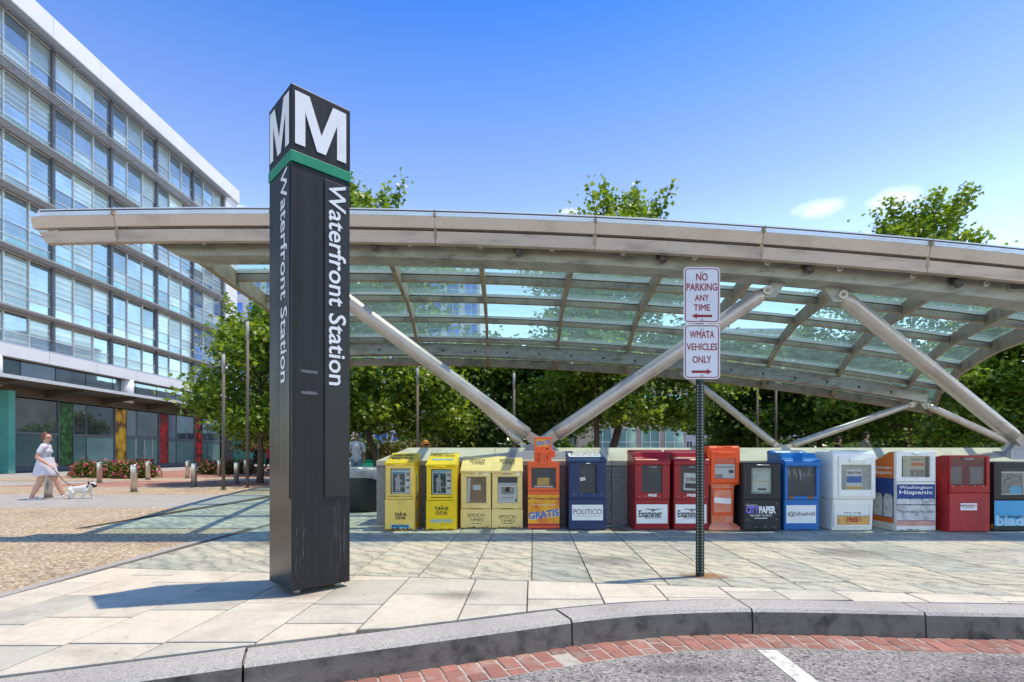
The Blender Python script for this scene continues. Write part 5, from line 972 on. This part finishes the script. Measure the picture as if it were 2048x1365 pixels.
# ================================================================== TREES AND SHRUBS
m_bark = paint('grey_brown_bark', (.10, .075, .055), .85, var=.3, scale=9, stretch=(3, 3, .6), bump=.6)
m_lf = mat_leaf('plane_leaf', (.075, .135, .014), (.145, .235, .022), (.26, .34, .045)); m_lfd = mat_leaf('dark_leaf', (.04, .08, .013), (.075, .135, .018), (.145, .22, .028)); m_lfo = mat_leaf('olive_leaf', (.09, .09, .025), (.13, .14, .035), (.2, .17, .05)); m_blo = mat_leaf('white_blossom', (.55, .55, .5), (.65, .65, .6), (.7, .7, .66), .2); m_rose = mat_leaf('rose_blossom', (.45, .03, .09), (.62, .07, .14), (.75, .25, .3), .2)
LEAF = np.array([(0, 0, 0), (.30, .22, .05), (.52, .42, .02), (.22, .62, .06), (0, 1, -.04), (-.22, .62, .06), (-.52, .42, .02), (-.30, .22, .05)])
def leaf_mesh(name, centers, size, rng, m, up=.55, jit=.35, shape=LEAF, outward=None):
    n = len(centers); nv = len(shape)
    nrm = rng.normal(size=(n, 3))*.8; nrm[:, 2] = np.abs(nrm[:, 2])*.6+up
    if outward is not None: nrm += outward*.5
    nrm /= np.linalg.norm(nrm, axis=1)[:, None]; d = rng.normal(size=(n, 3)); d[:, 2] -= .25; d -= (d*nrm).sum(1)[:, None]*nrm; d /= np.linalg.norm(d, axis=1)[:, None]; s = np.cross(d, nrm)
    sc = size*(1+jit*rng.uniform(-1, 1, n)); P = centers[:, None, :]+sc[:, None, None]*(s[:, None, :]*shape[None, :, 0, None]+d[:, None, :]*(shape[None, :, 1, None]-.4)+nrm[:, None, :]*shape[None, :, 2, None])
    me = bpy.data.meshes.new(name); me.vertices.add(n*nv); me.vertices.foreach_set('co', P.reshape(-1)); me.loops.add(n*nv); me.loops.foreach_set('vertex_index', np.arange(n*nv, dtype=np.int32)); me.polygons.add(n); me.polygons.foreach_set('loop_start', np.arange(0, n*nv, nv, dtype=np.int32)); me.materials.append(m); me.update(calc_edges=True); me.validate(); return me
def tree(label, x, y, h, rad, zb, seed, nclump=420, per=20, size=.2, leafm=None, trunk_r=.14, lean=0.0, name='tree', group=None, sig=.34, trunks=1):
    rng = np.random.default_rng(seed); rr = random.Random(seed); t = thing(name, label, 'tree', (x, y, -.02), 0, group); wood = MB(); tips = []; shoots = []; per = int(per*1.5); size *= .80; H0 = h; h = h*.95
    fork = max(zb*.95, 1.2)
    wood.tube([(0, 0, 0), (.03, 0, fork*.5), (lean*.4, .03, fork), (lean, .05, h*.55), (lean*1.3, 0, h*.82)], [trunk_r*1.25, trunk_r, trunk_r*.85, trunk_r*.45, trunk_r*.12], 10)
    def env(z):                                   # crown half-width at a height
        u = min(1, max(0, (z-zb)/(h-zb))); return rad*max(.08, min(1, .80+.9*u)*(1-max(0, (u-.35)/.65)**1.9))
    nl = 26
    for i in range(nl):
        u = (i+.5)/nl; z0 = fork+(h*.84-fork)*u**1.05; a = i*2.39996+rr.uniform(-.4, .4); zt = z0+(rr.uniform(-.25, .25)*fork if i < 8 else rr.uniform(.25, .9)*(h-z0)*.5); r1 = env(zt)*rr.uniform(.75, 1.08)
        p0 = Vector((lean*(z0-fork)/h, 0, z0)); p2 = Vector((math.cos(a)*r1+p0.x, math.sin(a)*r1, max(zt, zb+.2))); p1 = p0.lerp(p2, .5)+Vector((0, 0, (p2-p0).length*.10))
        br = trunk_r*.42*(1-u*.6); wood.tube([p0, p1, p2], [br, br*.6, br*.15], 6)
        for k in range(9):
            s_ = .25+.75*k/8; q0 = p0.lerp(p1, s_*2) if s_ < .5 else p1.lerp(p2, s_*2-1); L = rad*.33*rr.uniform(.5, 1.2)*(1.1-.45*s_); b_ = a+rr.choice((-1, 1))*rr.uniform(.4, 1.5); q1 = q0+Vector((math.cos(b_)*L, math.sin(b_)*L, rr.uniform(-.25, .55)*L)); wood.tube([q0, q0.lerp(q1, .5)+Vector((0, 0, .05*L)), q1], [br*.28, br*.18, br*.07], 4)
            for e in (.45, .75, 1.0): tips.append(tuple(q0.lerp(q1, e)))
    for k in range(20):                            # upright leader shoots that break the outline of the crown
        a = rr.uniform(0, 6.28); r0 = rad*rr.uniform(.05, .5); zb0 = h*rr.uniform(.80, .88); p0 = Vector((lean+math.cos(a)*r0*.5, math.sin(a)*r0*.5, zb0-.5)); p2 = Vector((lean+math.cos(a)*r0*1.25, math.sin(a)*r0*1.25, H0*rr.uniform(.90, 1.0))); wood.tube([p0, p0.lerp(p2, .5), p2], [.03, .02, .008], 5)
        for e in np.linspace(.35, 1, 8): shoots.append(tuple(p0.lerp(p2, e)))
    tips = np.array(tips); wood.build('trunk', m_bark, t)
    idx = rng.choice(len(tips), min(nclump, len(tips)), replace=False); C = tips[idx]; S = sig*rng.uniform(.6, 1.35, len(C))
    keep = (C[:, 2] < zb+(h-zb)*.42) | (rng.uniform(size=len(C)) < .5); C = C[keep]; S = S[keep]; cc = np.repeat(C, per, 0)+rng.normal(size=(len(C)*per, 3))*np.repeat(S, per)[:, None]*np.array([1, 1, .62]); cc = cc[cc[:, 2] > zb-.25]; sh_ = np.repeat(np.array(shoots), 18, 0); cc = np.concatenate([cc, sh_+rng.normal(size=sh_.shape)*np.array([.16, .16, .2])])
    link('crown', leaf_mesh('crown', cc, size, rng, leafm or m_lf), t); return t
def X(px, Y): return (px-CX)/FOC*Y
tree('leafy green tree behind the two lamp posts, left of the pylon', X(520, 19.5), 19.5, 6.75, 2.35, 1.75, 3, 500, 22, .20, trunk_r=.11, sig=.3)
tree('tall dense tree behind the yellow newspaper boxes', X(752, 22), 22, 12.5, 3.9, 1.9, 5, 702, 46, .24, sig=.42, lean=-.8)
tree('spreading tree with forked dark trunk behind the red newspaper boxes', X(1222, 24), 24, 13.2, 4.6, 2.3, 8, 702, 52, .25, trunk_r=.2, sig=.46, lean=.8)
tree('tall tree whose top shows beside the small clouds', X(1815, 24), 24, 12.7, 4.2, 2.0, 13, 702, 48, .25, sig=.42, lean=.3)
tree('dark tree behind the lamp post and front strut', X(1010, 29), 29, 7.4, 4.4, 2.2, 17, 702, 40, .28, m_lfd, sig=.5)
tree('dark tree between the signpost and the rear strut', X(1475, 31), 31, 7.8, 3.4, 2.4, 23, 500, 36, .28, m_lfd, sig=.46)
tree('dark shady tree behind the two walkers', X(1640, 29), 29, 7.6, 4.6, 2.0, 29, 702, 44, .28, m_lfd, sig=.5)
tree('bushy bright tree beside the canopy right edge', X(2040, 17.5), 17.5, 6.2, 2.7, 1.5, 31, 702, 34, .2, sig=.32)
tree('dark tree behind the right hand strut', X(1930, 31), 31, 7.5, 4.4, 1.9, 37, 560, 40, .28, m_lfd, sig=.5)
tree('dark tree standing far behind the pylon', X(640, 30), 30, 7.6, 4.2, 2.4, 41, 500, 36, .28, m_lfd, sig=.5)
tree('slender tree with pale bark before the spreading tree', X(1192, 21), 21, 8.0, 2.0, 3.6, 43, 300, 26, .22, trunk_r=.12)
tree('small olive tree beside the sea green entrance', X(523, 44), 44, 4.4, 2.0, 1.4, 47, 300, 26, .26, m_lfo, trunk_r=.08)
tree('small light green tree behind the black newspaper box', X(1465, 34), 34, 4.2, 1.9, .6, 53, 300, 26, .25, trunk_r=.07)
def shrub(label, x, y, rx, ry, h, seed, n, size, m, name='shrub', flower=None, nf=0, fs=.1, group=None, z0=.05):
    rng = np.random.default_rng(seed); t = thing(name, label, 'shrub', (x, y, -.02), 0, group); st = MB()
    for k in range(9): a = k*.7; st.tube([(0.1*math.cos(a), .1*math.sin(a), 0), (rx*.5*math.cos(a), ry*.5*math.sin(a), h*.6)], [.02, .008], 5)
    st.build('stem', m_bark, t)
    def pts(n_, shell):
        u = rng.normal(size=(n_, 3)); u /= np.linalg.norm(u, axis=1)[:, None]; u[:, 2] = np.abs(u[:, 2])*1.0; r = rng.uniform(shell, 1.02, n_)**.6; lump = 1+.16*np.sin(5*np.arctan2(u[:, 1], u[:, 0])+seed)+.12*np.sin(9*u[:, 0]+seed)
        return u*(r*lump)[:, None]*np.array([rx, ry, h*.92])+np.array([0, 0, z0])
    link('foliage', leaf_mesh('foliage', pts(n, .15), size, rng, m, up=.3), t)
    if flower: link('blossom', leaf_mesh('blossom', pts(nf, .86), fs, rng, flower, up=.5, shape=np.array([(.0, 0, 0), (.42, .18, .08), (.45, .6, .1), (.2, .95, .06), (-.2, .95, .06), (-.45, .6, .1), (-.42, .18, .08)])), t)
    return t
RB = [(162, 956, 'rose bush full of pink blooms, first along the shop front'), (205, 957, 'rose bush full of pink blooms behind a bollard'), (243, 958, 'rose bush full of pink blooms before the slatted bin'), (278, 957, 'rose bush full of pink blooms ending the longer bed'), (408, 950, 'pink rose bush opening the shorter bed'), (437, 950, 'pink rose bush behind the lamp post'), (463, 949, 'pink rose bush behind the pair of bollards'), (488, 949, 'pink rose bush near the person in black')]
for i, (px, py, l) in enumerate(RB): x, y = gp(px, py-1); shrub(l, x, y+.3, .58 if i < 4 else .52, .6, .78, 60+i, 1500, .10, m_lfd, 'rose_bush', m_rose, 170, .085, 'rose bushes along the shop front')
x, y = gp(528, 947); shrub('pink rose bush beyond the person in black', x, y+2, .6, .6, .75, 71, 1200, .1, m_lfd, 'rose_bush', m_rose, 150, .085, 'rose bushes along the shop front')
shrub('dark flowering shrub with white blossoms behind the cream boxes', X(950, 25), 25, 1.9, 1.6, 3.9, 80, 9000, .17, m_lfd, 'flowering_shrub', m_blo, 420, .13)
for i, (px, Y, r_, h_, l) in enumerate(((775, 33, 2.0, 2.1, 'brownish green bush behind the bright yellow box'), (850, 34, 2.2, 2.4, 'brownish green bush behind the straw hat'), (905, 33, 1.8, 2.0, 'brownish green bush before the white flowering shrub'), (1330, 40, 1.6, 1.5, 'low bush before the tan stone building'), (1590, 30, 2.2, 1.9, 'dark bush behind the blue hooded box'), (1770, 36, 2.4, 2.6, 'dark bush behind the man in the cap'), (1870, 33, 2.0, 2.2, 'dark bush behind the white framed box'), (1700, 40, 2.6, 2.4, 'dark bush between the two walkers'), (2010, 24, 2.0, 1.8, 'dark bush behind the right hand strut foot'))): shrub(l, X(px, Y), Y, r_, 1.3, h_, 90+i, 2600, .2, m_lfo if px < 1000 else m_lfd)
hd_ = MB(); 
rng = np.random.default_rng(5); pts_ = np.stack([rng.uniform(-34, 62, 26000), 46+rng.uniform(-1.2, 1.2, 26000), 0*np.arange(26000)], 1); pts_[:, 2] = rng.uniform(0, 1, 26000)**.7*(2.6+.7*np.sin(pts_[:, 0]*.7)+.5*np.sin(pts_[:, 0]*1.9)); pts_ = pts_[(pts_[:, 0] < 7) | (pts_[:, 0] > 21)]
wd_ = link('far_hedge', leaf_mesh('far_hedge', pts_[(pts_[:, 0] > -18)], .34, rng, m_lfd, up=.3)); tag(wd_, 'continuous dark far hedge under the trees', 'hedge', kind='stuff')
# ================================================================== PEOPLE AND THE DOG
def cap_mesh(mb, p0, r0, p1, r1, n=12, sc=(1, 1, 1)):
    p0, p1 = Vector(p0), Vector(p1); d = p1-p0; L = d.length; d = d.normalized() if L > 1e-6 else Vector((0, 0, 1)); pts = []; rs = []
    for a in np.linspace(-math.pi/2, 0, 5)[:-1]: pts.append(p0+d*(r0*math.sin(a))); rs.append(max(.0008, r0*math.cos(a)))
    pts.append(p0); rs.append(r0)
    pts.append(p1); rs.append(r1)
    for a in np.linspace(0, math.pi/2, 5)[1:]: pts.append(p1+d*(r1*math.sin(a))); rs.append(max(.0008, r1*math.cos(a)))
    mb.tube(pts, rs, n)
class Fig:
    def __init__(s): s.p = []
    def cap(s, p0, r0, p1, r1, tag): s.p.append((np.array(p0, float), r0, np.array(p1, float), r1, tag)); return s
    def chain(s, pts, rs, tag):
        for i in range(len(pts)-1): s.cap(pts[i], rs[i], pts[i+1], rs[i+1], tag[i] if isinstance(tag, (list, tuple)) else tag)
        return s
    def build(s, name, mats, parent, voxel=.011, smooth=4, z_rule=None):
        mb = MB()
        for p0, r0, p1, r1, _ in s.p: cap_mesh(mb, p0, r0, p1, r1)
        o = mb.build(name, list(mats.values()), parent)
        rm = o.modifiers.new('r', 'REMESH'); rm.mode = 'VOXEL'; rm.voxel_size = voxel; sm = o.modifiers.new('s', 'SMOOTH'); sm.iterations = smooth; sm.factor = .5
        bpy.context.view_layer.update(); dg = bpy.context.evaluated_depsgraph_get(); me = bpy.data.meshes.new_from_object(o.evaluated_get(dg)); o.modifiers.clear(); o.data = me
        me.materials.clear(); keys = list(mats)
        for k in keys: me.materials.append(mats[k])
        n = len(me.polygons); c = np.empty(n*3); me.polygons.foreach_get('center', c); c = c.reshape(-1, 3); best = np.full(n, 1e9); idx = np.zeros(n, dtype=np.int32)
        for p0, r0, p1, r1, tg in s.p:
            d = p1-p0; L2 = max(1e-9, d@d); t = np.clip(((c-p0)@d)/L2, 0, 1); dist = np.linalg.norm(c-(p0+t[:, None]*d), axis=1)-(r0+(r1-r0)*t); m = dist < best; best[m] = dist[m]; idx[m] = keys.index(tg)
        if z_rule is not None: z_rule(c, idx, keys)
        me.polygons.foreach_set('material_index', idx); me.polygons.foreach_set('use_smooth', np.ones(n, dtype=bool)); me.update(); return o
m_skin = paint('light_skin', (.56, .31, .22), .5, var=.05); m_skin2 = paint('brown_skin', (.20, .10, .06), .5, var=.05); m_dress = paint('pale_lilac_dress', (.60, .58, .66), .75, var=.05, scale=6, bump=.2); m_auburn = paint('auburn_hair', (.16, .055, .025), .5, var=.25, scale=30); m_shoe = paint('white_shoe', (.68, .68, .7), .6); m_bcl = paint('black_cloth', (.012, .012, .014), .7, var=.1); m_gcl = paint('grey_cloth', (.24, .235, .22), .8, var=.08, scale=8); m_jean = paint('blue_denim', (.10, .16, .24), .8, var=.12, scale=12); m_tsh = paint('pale_grey_cloth', (.36, .36, .40), .8, var=.06); m_straw = paint('orange_straw', (.55, .25, .05), .7, var=.12, scale=20); m_dkh = paint('dark_hair', (.02, .016, .014), .5)
def hand(f, w, d, s=1.0, side=1):
    """palm plus five curled fingers from wrist w along unit d"""
    w = Vector(w); d = Vector(d).normalized(); up = Vector((0, 0, 1)); a = d.cross(up); a = a.normalized() if a.length > .1 else Vector((1, 0, 0)); b = a.cross(d)
    f.cap(w, .022*s, w+d*.07*s, .028*s, 'skin'); f.cap(w+d*.03*s+a*.015*s, .018*s, w+d*.075*s+a*.024*s, .014*s, 'skin'); f.cap(w+d*.03*s-a*.015*s, .018*s, w+d*.075*s-a*.024*s, .014*s, 'skin')
    for k, L in enumerate((.036, .042, .04, .032)):
        o = a*(.027-.018*k)*s; k0 = w+d*.085*s+o; k1 = k0+(d*.8-b*.5)*L*s; k2 = k1+(d*.1-b*1)*L*.7*s; f.cap(k0, .0095*s, k1, .0085*s, 'skin'); f.cap(k1, .0085*s, k2, .0075*s, 'skin')
    t0 = w+d*.03*s+a*.026*s*side; f.cap(t0, .012*s, t0+(d*.6+a*.6*side)*.035*s, .010*s, 'skin'); f.cap(t0+(d*.6+a*.6*side)*.035*s, .010*s, t0+(d*1.0+a*.4*side-b*.4)*.055*s, .008*s, 'skin')
# --- the woman: faces +x and slightly away, mid stride
wx, wy = gp(89, 998); wom = thing('person', 'woman in short pale lilac dress and white sandals walking a dog', 'person', (wx, wy, -.02), math.radians(25))
f = Fig(); ph = Vector((0, 0, .80))
f.chain([(0, 0, .76), (-.01, 0, .92), (0, 0, 1.08), (.02, 0, 1.22)], [.150, .128, .122, .120], 'dress'); f.chain([(0, -.06, .76), (0, .06, .76)], [.145, .145], 'dress'); f.chain([(.02, -.11, 1.25), (.02, .11, 1.25)], [.078, .078], 'dress'); f.cap((.06, -.05, 1.14), .085, (.06, .05, 1.14), .085, 'dress')
f.chain([(.02, 0, 1.28), (.035, 0, 1.36)], [.055, .05], 'skin'); f.chain([(.045, 0, 1.41), (.055, 0, 1.47)], [.072, .082], 'skin'); f.chain([(.03, 0, 1.45), (.02, 0, 1.50)], [.082, .078], 'hair'); f.cap((-.005, 0, 1.56), .042, (.0, 0, 1.575), .036, 'hair'); f.cap((.125, 0, 1.43), .013, (.135, 0, 1.42), .012, 'skin')
for sy in (-1, 1): f.cap((.04, sy*.078, 1.44), .014, (.035, sy*.08, 1.455), .013, 'skin')
hipL, hipR = Vector((0, .085, .76)), Vector((0, -.085, .76))
f.chain([tuple(hipR), (-.05, -.095, .44), (-.20, -.095, .10)], [.098, .068, .042], 'skin'); f.chain([(-.125, -.095, .27), (-.15, -.095, .21)], [.062, .055], 'skin'); f.chain([(-.215, -.095, .065), (-.10, -.10, .03)], [.036, .026], 'skin')
f.chain([tuple(hipL), (.19, .095, .46), (.31, .095, .115)], [.098, .068, .042], 'skin'); f.chain([(.225, .095, .33), (.26, .095, .25)], [.060, .055], 'skin'); f.chain([(.315, .095, .085), (.44, .095, .115)], [.036, .026], 'skin')
f.chain([(.02, -.175, 1.24), (-.03, -.205, 1.13)], [.062, .058], 'dress'); f.chain([(-.03, -.205, 1.13), (-.07, -.225, 1.0), (.05, -.24, .90), (.14, -.23, .83)], [.045, .04, .036, .026], 'skin'); hand(f, (.145, -.23, .825), (.7, 0, -.5), 1.0)
f.chain([(.02, .175, 1.24), (.0, .21, 1.13)], [.062, .058], 'dress'); f.chain([(0, .21, 1.13), (-.05, .23, .98), (.08, .22, .86)], [.045, .04, .026], 'skin'); hand(f, (.08, .22, .855), (.8, 0, -.3), 1.0, -1)
f.build('body', {'skin': m_skin, 'dress': m_dress, 'hair': m_auburn}, wom, .0085, 3)
sk = MB(); prof_ = [(1.0, .150, .158), (.90, .165, .175), (.78, .195, .205), (.68, .215, .225), (.58, .235, .235), (.57, .225, .228)]; NN = 40
for z, rx, ry in prof_:
    for k in range(NN): a = 2*math.pi*k/NN; fl = 1+.03*math.sin(9*a)*(1-(z-.57)/.45); sk.v.append((rx*fl*math.cos(a)+.02, ry*fl*math.sin(a), z+(.012*math.sin(4*a) if z < .6 else 0)))
sk.f = [(i*NN+k, i*NN+(k+1) % NN, (i+1)*NN+(k+1) % NN, (i+1)*NN+k) for i in range(len(prof_)-1) for k in range(NN)]; sk.m = [0]*len(sk.f); sk.sm = [True]*len(sk.f); sk.build('skirt', m_dress, wom)
for (x, y, z, r) in ((-.155, -.098, .018, 0), (.375, .095, .085, .25)): s_ = MB().box(-.13, .13, -.045, .045, -.018, .016).build('shoe', m_shoe, wom, (x, y, z), bevel=.015); s_.rotation_euler = (0, -r, 0); MB().tube([(.02, -.045, .015), (.05, 0, .055), (.02, .045, .015)], .014, 8).build('strap', m_shoe, s_)
gl_ = MB().tube([(.02, -.085, 1.465), (.13, -.065, 1.465), (.14, 0, 1.46), (.13, .065, 1.465), (.02, .085, 1.465)], .007, 6).build('sunglasses', m_blk, wom)
MB().tube([(.10, -.06, 1.29), (.02, -.09, 1.32), (-.05, 0, 1.335), (.02, .09, 1.32), (.10, .06, 1.29)], .012, 6).build('collar_strap', m_bcl, wom)
# --- the dog
dgx, dgy = gp(163, 997); dog = thing('dog', 'small white bulldog with dark ears trotting on a leash', 'dog', (dgx, dgy, -.02), math.radians(12)); f = Fig()
f.chain([(-.20, 0, .245), (-.05, 0, .235), (.10, 0, .25)], [.082, .085, .100], 'white'); f.chain([(.12, 0, .26), (.20, 0, .31)], [.085, .068], 'white'); f.cap((.215, 0, .335), .068, (.245, 0, .335), .062, 'white'); f.cap((.27, -.015, .315), .042, (.275, .015, .315), .042, 'dark'); f.cap((.255, -.03, .34), .04, (.25, -.045, .35), .032, 'dark')
for sy in (-1, 1):
    f.chain([(.185, sy*.05, .375), (.17, sy*.07, .425)], [.026, .012], 'dark')
    st_ = .05*sy
    f.chain([(.13, sy*.065, .22), (.13+st_, sy*.07, .12), (.115+st_*1.5, sy*.07, .025), (.14+st_*1.5, sy*.07, .016)], [.045, .030, .022, .020], 'white'); f.chain([(-.20, sy*.06, .22), (-.165-st_*.6, sy*.068, .15), (-.235-st_, sy*.068, .085), (-.22-st_*1.3, sy*.068, .022), (-.195-st_*1.3, sy*.068, .016)], [.062, .042, .026, .021, .019], 'white')
f.cap((-.275, 0, .27), .022, (-.295, 0, .275), .014, 'white'); f.build('body', {'white': paint('white_dog_coat', (.66, .63, .57), .75, var=.06, scale=12), 'dark': paint('dark_dog_coat', (.03, .025, .022), .7)}, dog, .008, 3)
MB().tube([(.155+.045*math.cos(a)*.6, .088*math.sin(a), .285+.07*math.cos(a)) for a in np.linspace(0, 2*math.pi, 17)], .009, 6).build('collar', m_bcl, dog)
lz = Vector((wx, wy, 0)); ca, sa = math.cos(math.radians(25)), math.sin(math.radians(25)); hp = Vector((wx+.21*ca+.23*sa, wy+.21*sa-.23*ca, .76)); dp_ = Vector((dgx-.02, dgy, .30)); pts = []
for k in range(15): t = k/14; p = hp.lerp(dp_, t); p.z -= .16*math.sin(math.pi*t); pts.append(tuple(p))
le = MB().tube(pts, .008, 6).build('leash', m_bcl); tag(le, 'thin black leash hanging between the woman and the dog', 'leash')
# --- other walkers
def walker(label, x, y, rz, h, mats, stride=.2, hat=None, lean=0.0, name='person', arms=.1):
    t = thing(name, label, 'person', (x, y, -.02), rz); k = h/1.75; f = Fig(); S = lambda *p: tuple(v*k for v in p)
    f.chain([S(0, 0, .92), S(lean*.3, 0, 1.10), S(lean*.7, 0, 1.30), S(lean, 0, 1.40)], [.135*k, .13*k, .145*k, .11*k], 'top'); f.chain([S(0, -.07, .95), S(0, .07, .95)], [.115*k, .115*k], 'top'); f.chain([S(lean*.3, -.06, 1.12), S(lean*.3, .06, 1.12)], [.115*k, .115*k], 'top'); f.chain([S(lean, -.14, 1.42), S(lean, .14, 1.42)], [.065*k, .065*k], 'top'); f.chain([S(lean, 0, 1.46), S(lean+.02, 0, 1.54)], [.055*k, .05*k], 'skin'); f.chain([S(lean+.03, 0, 1.60), S(lean+.035, 0, 1.66)], [.075*k, .088*k], 'skin'); f.chain([S(lean-.005, 0, 1.63), S(lean+.012, 0, 1.685)], [.09*k, .09*k], 'hair'); f.cap(S(lean+.115, 0, 1.62), .014*k, S(lean+.125, 0, 1.605), .014*k, 'skin')
    for sy in (-1, 1):
        f.cap(S(lean+.02, sy*.088, 1.62), .016*k, S(lean+.02, sy*.09, 1.64), .014*k, 'skin'); q_ = stride*sy
        f.chain([S(0, sy*.09, .90), S(q_*.6+.03, sy*.095, .50), S(q_*1.15-.06, sy*.095, .10)], [.095*k, .066*k, .045*k], 'legs'); f.chain([S(q_*1.15-.06, sy*.095, .06), S(q_*1.15+.12, sy*.10, .035)], [.045*k, .034*k], 'shoe')
        f.chain([S(lean, sy*.19, 1.40), S(lean-q_*.5, sy*.23, 1.15)], [.056*k, .048*k], 'top'); f.chain([S(lean-q_*.5, sy*.23, 1.15), S(lean-q_*.7+arms, sy*.24, .92)], [.044*k, .03*k], 'fore'); hand(f, S(lean-q_*.7+arms, sy*.24, .915), (.3, 0, -1), k, sy)
    f.build('body', mats, t, .012, 3)
    if hat == 'cap':
        c = Vector(S(lean+.02, 0, 1.70)); MB().tube([c+Vector((0, 0, -.02*k)), c+Vector((0, 0, .03*k)), c+Vector((0, 0, .06*k)), c+Vector((0, 0, .075*k))], [.098*k, .094*k, .06*k, .01], 18).build('cap', m_bcl, t); MB().prism([(c.x+.05*k, -.08*k), (c.x+.16*k, -.05*k), (c.x+.18*k, 0), (c.x+.16*k, .05*k), (c.x+.05*k, .08*k)], c.z-.015*k, c.z+.0).build('cap_brim', m_bcl, t)
    if hat == 'straw':
        c = Vector(S(lean+.02, 0, 1.69)); MB().tube([c+Vector((0, 0, -.02)), c+Vector((0, 0, -.008))], [.20*k, .19*k], 22).build('hat_brim', m_straw, t); MB().tube([c+Vector((0, 0, -.01)), c+Vector((0, 0, .07)), c+Vector((0, 0, .1))], [.11*k, .1*k, .05*k], 20).build('hat_crown', m_straw, t)
    return t
walker('person in black suit with reddish hair striding past the rose bed', X(511, 26.2), 26.2, math.radians(-10), 1.52, {'top': m_bcl, 'legs': m_bcl, 'skin': m_skin2, 'hair': paint('ginger_hair', (.34, .12, .03), .5), 'shoe': m_bcl, 'fore': m_bcl}, .30, lean=.06)
walker('man in pale grey T-shirt and jeans standing beyond the litter bin', X(713, 17), 17, math.radians(-75), 1.76, {'top': m_tsh, 'legs': m_jean, 'skin': m_skin2, 'hair': m_dkh, 'shoe': m_bcl, 'fore': m_skin2}, .03, arms=.2)
walker('person in an orange straw hat behind the low wall', X(852, 18.6), 18.6, math.radians(180), 1.52, {'top': m_bcl, 'legs': m_bcl, 'skin': m_skin2, 'hair': m_dkh, 'shoe': m_bcl, 'fore': m_skin2}, .1, 'straw')
walker('shorter person in dark cap and top walking behind the wall', X(1676, 17.4), 17.4, math.radians(-12), 1.64, {'top': m_bcl, 'legs': m_bcl, 'skin': m_skin, 'hair': m_dkh, 'shoe': m_bcl, 'fore': m_skin}, .18, 'cap')
walker('man in grey shirt and black cap walking behind the wall', X(1727, 17.4), 17.4, math.radians(-12), 1.80, {'top': m_gcl, 'legs': m_jean, 'skin': m_skin, 'hair': m_dkh, 'shoe': m_bcl, 'fore': m_skin}, .18, 'cap', lean=.05)
walker('distant person with red top beside the entrance, partly behind the pylon', X(537, 31), 31, math.radians(0), 1.6, {'top': m_red_print, 'legs': m_bcl, 'skin': m_skin2, 'hair': m_dkh, 'shoe': m_bcl, 'fore': m_skin2}, .2)
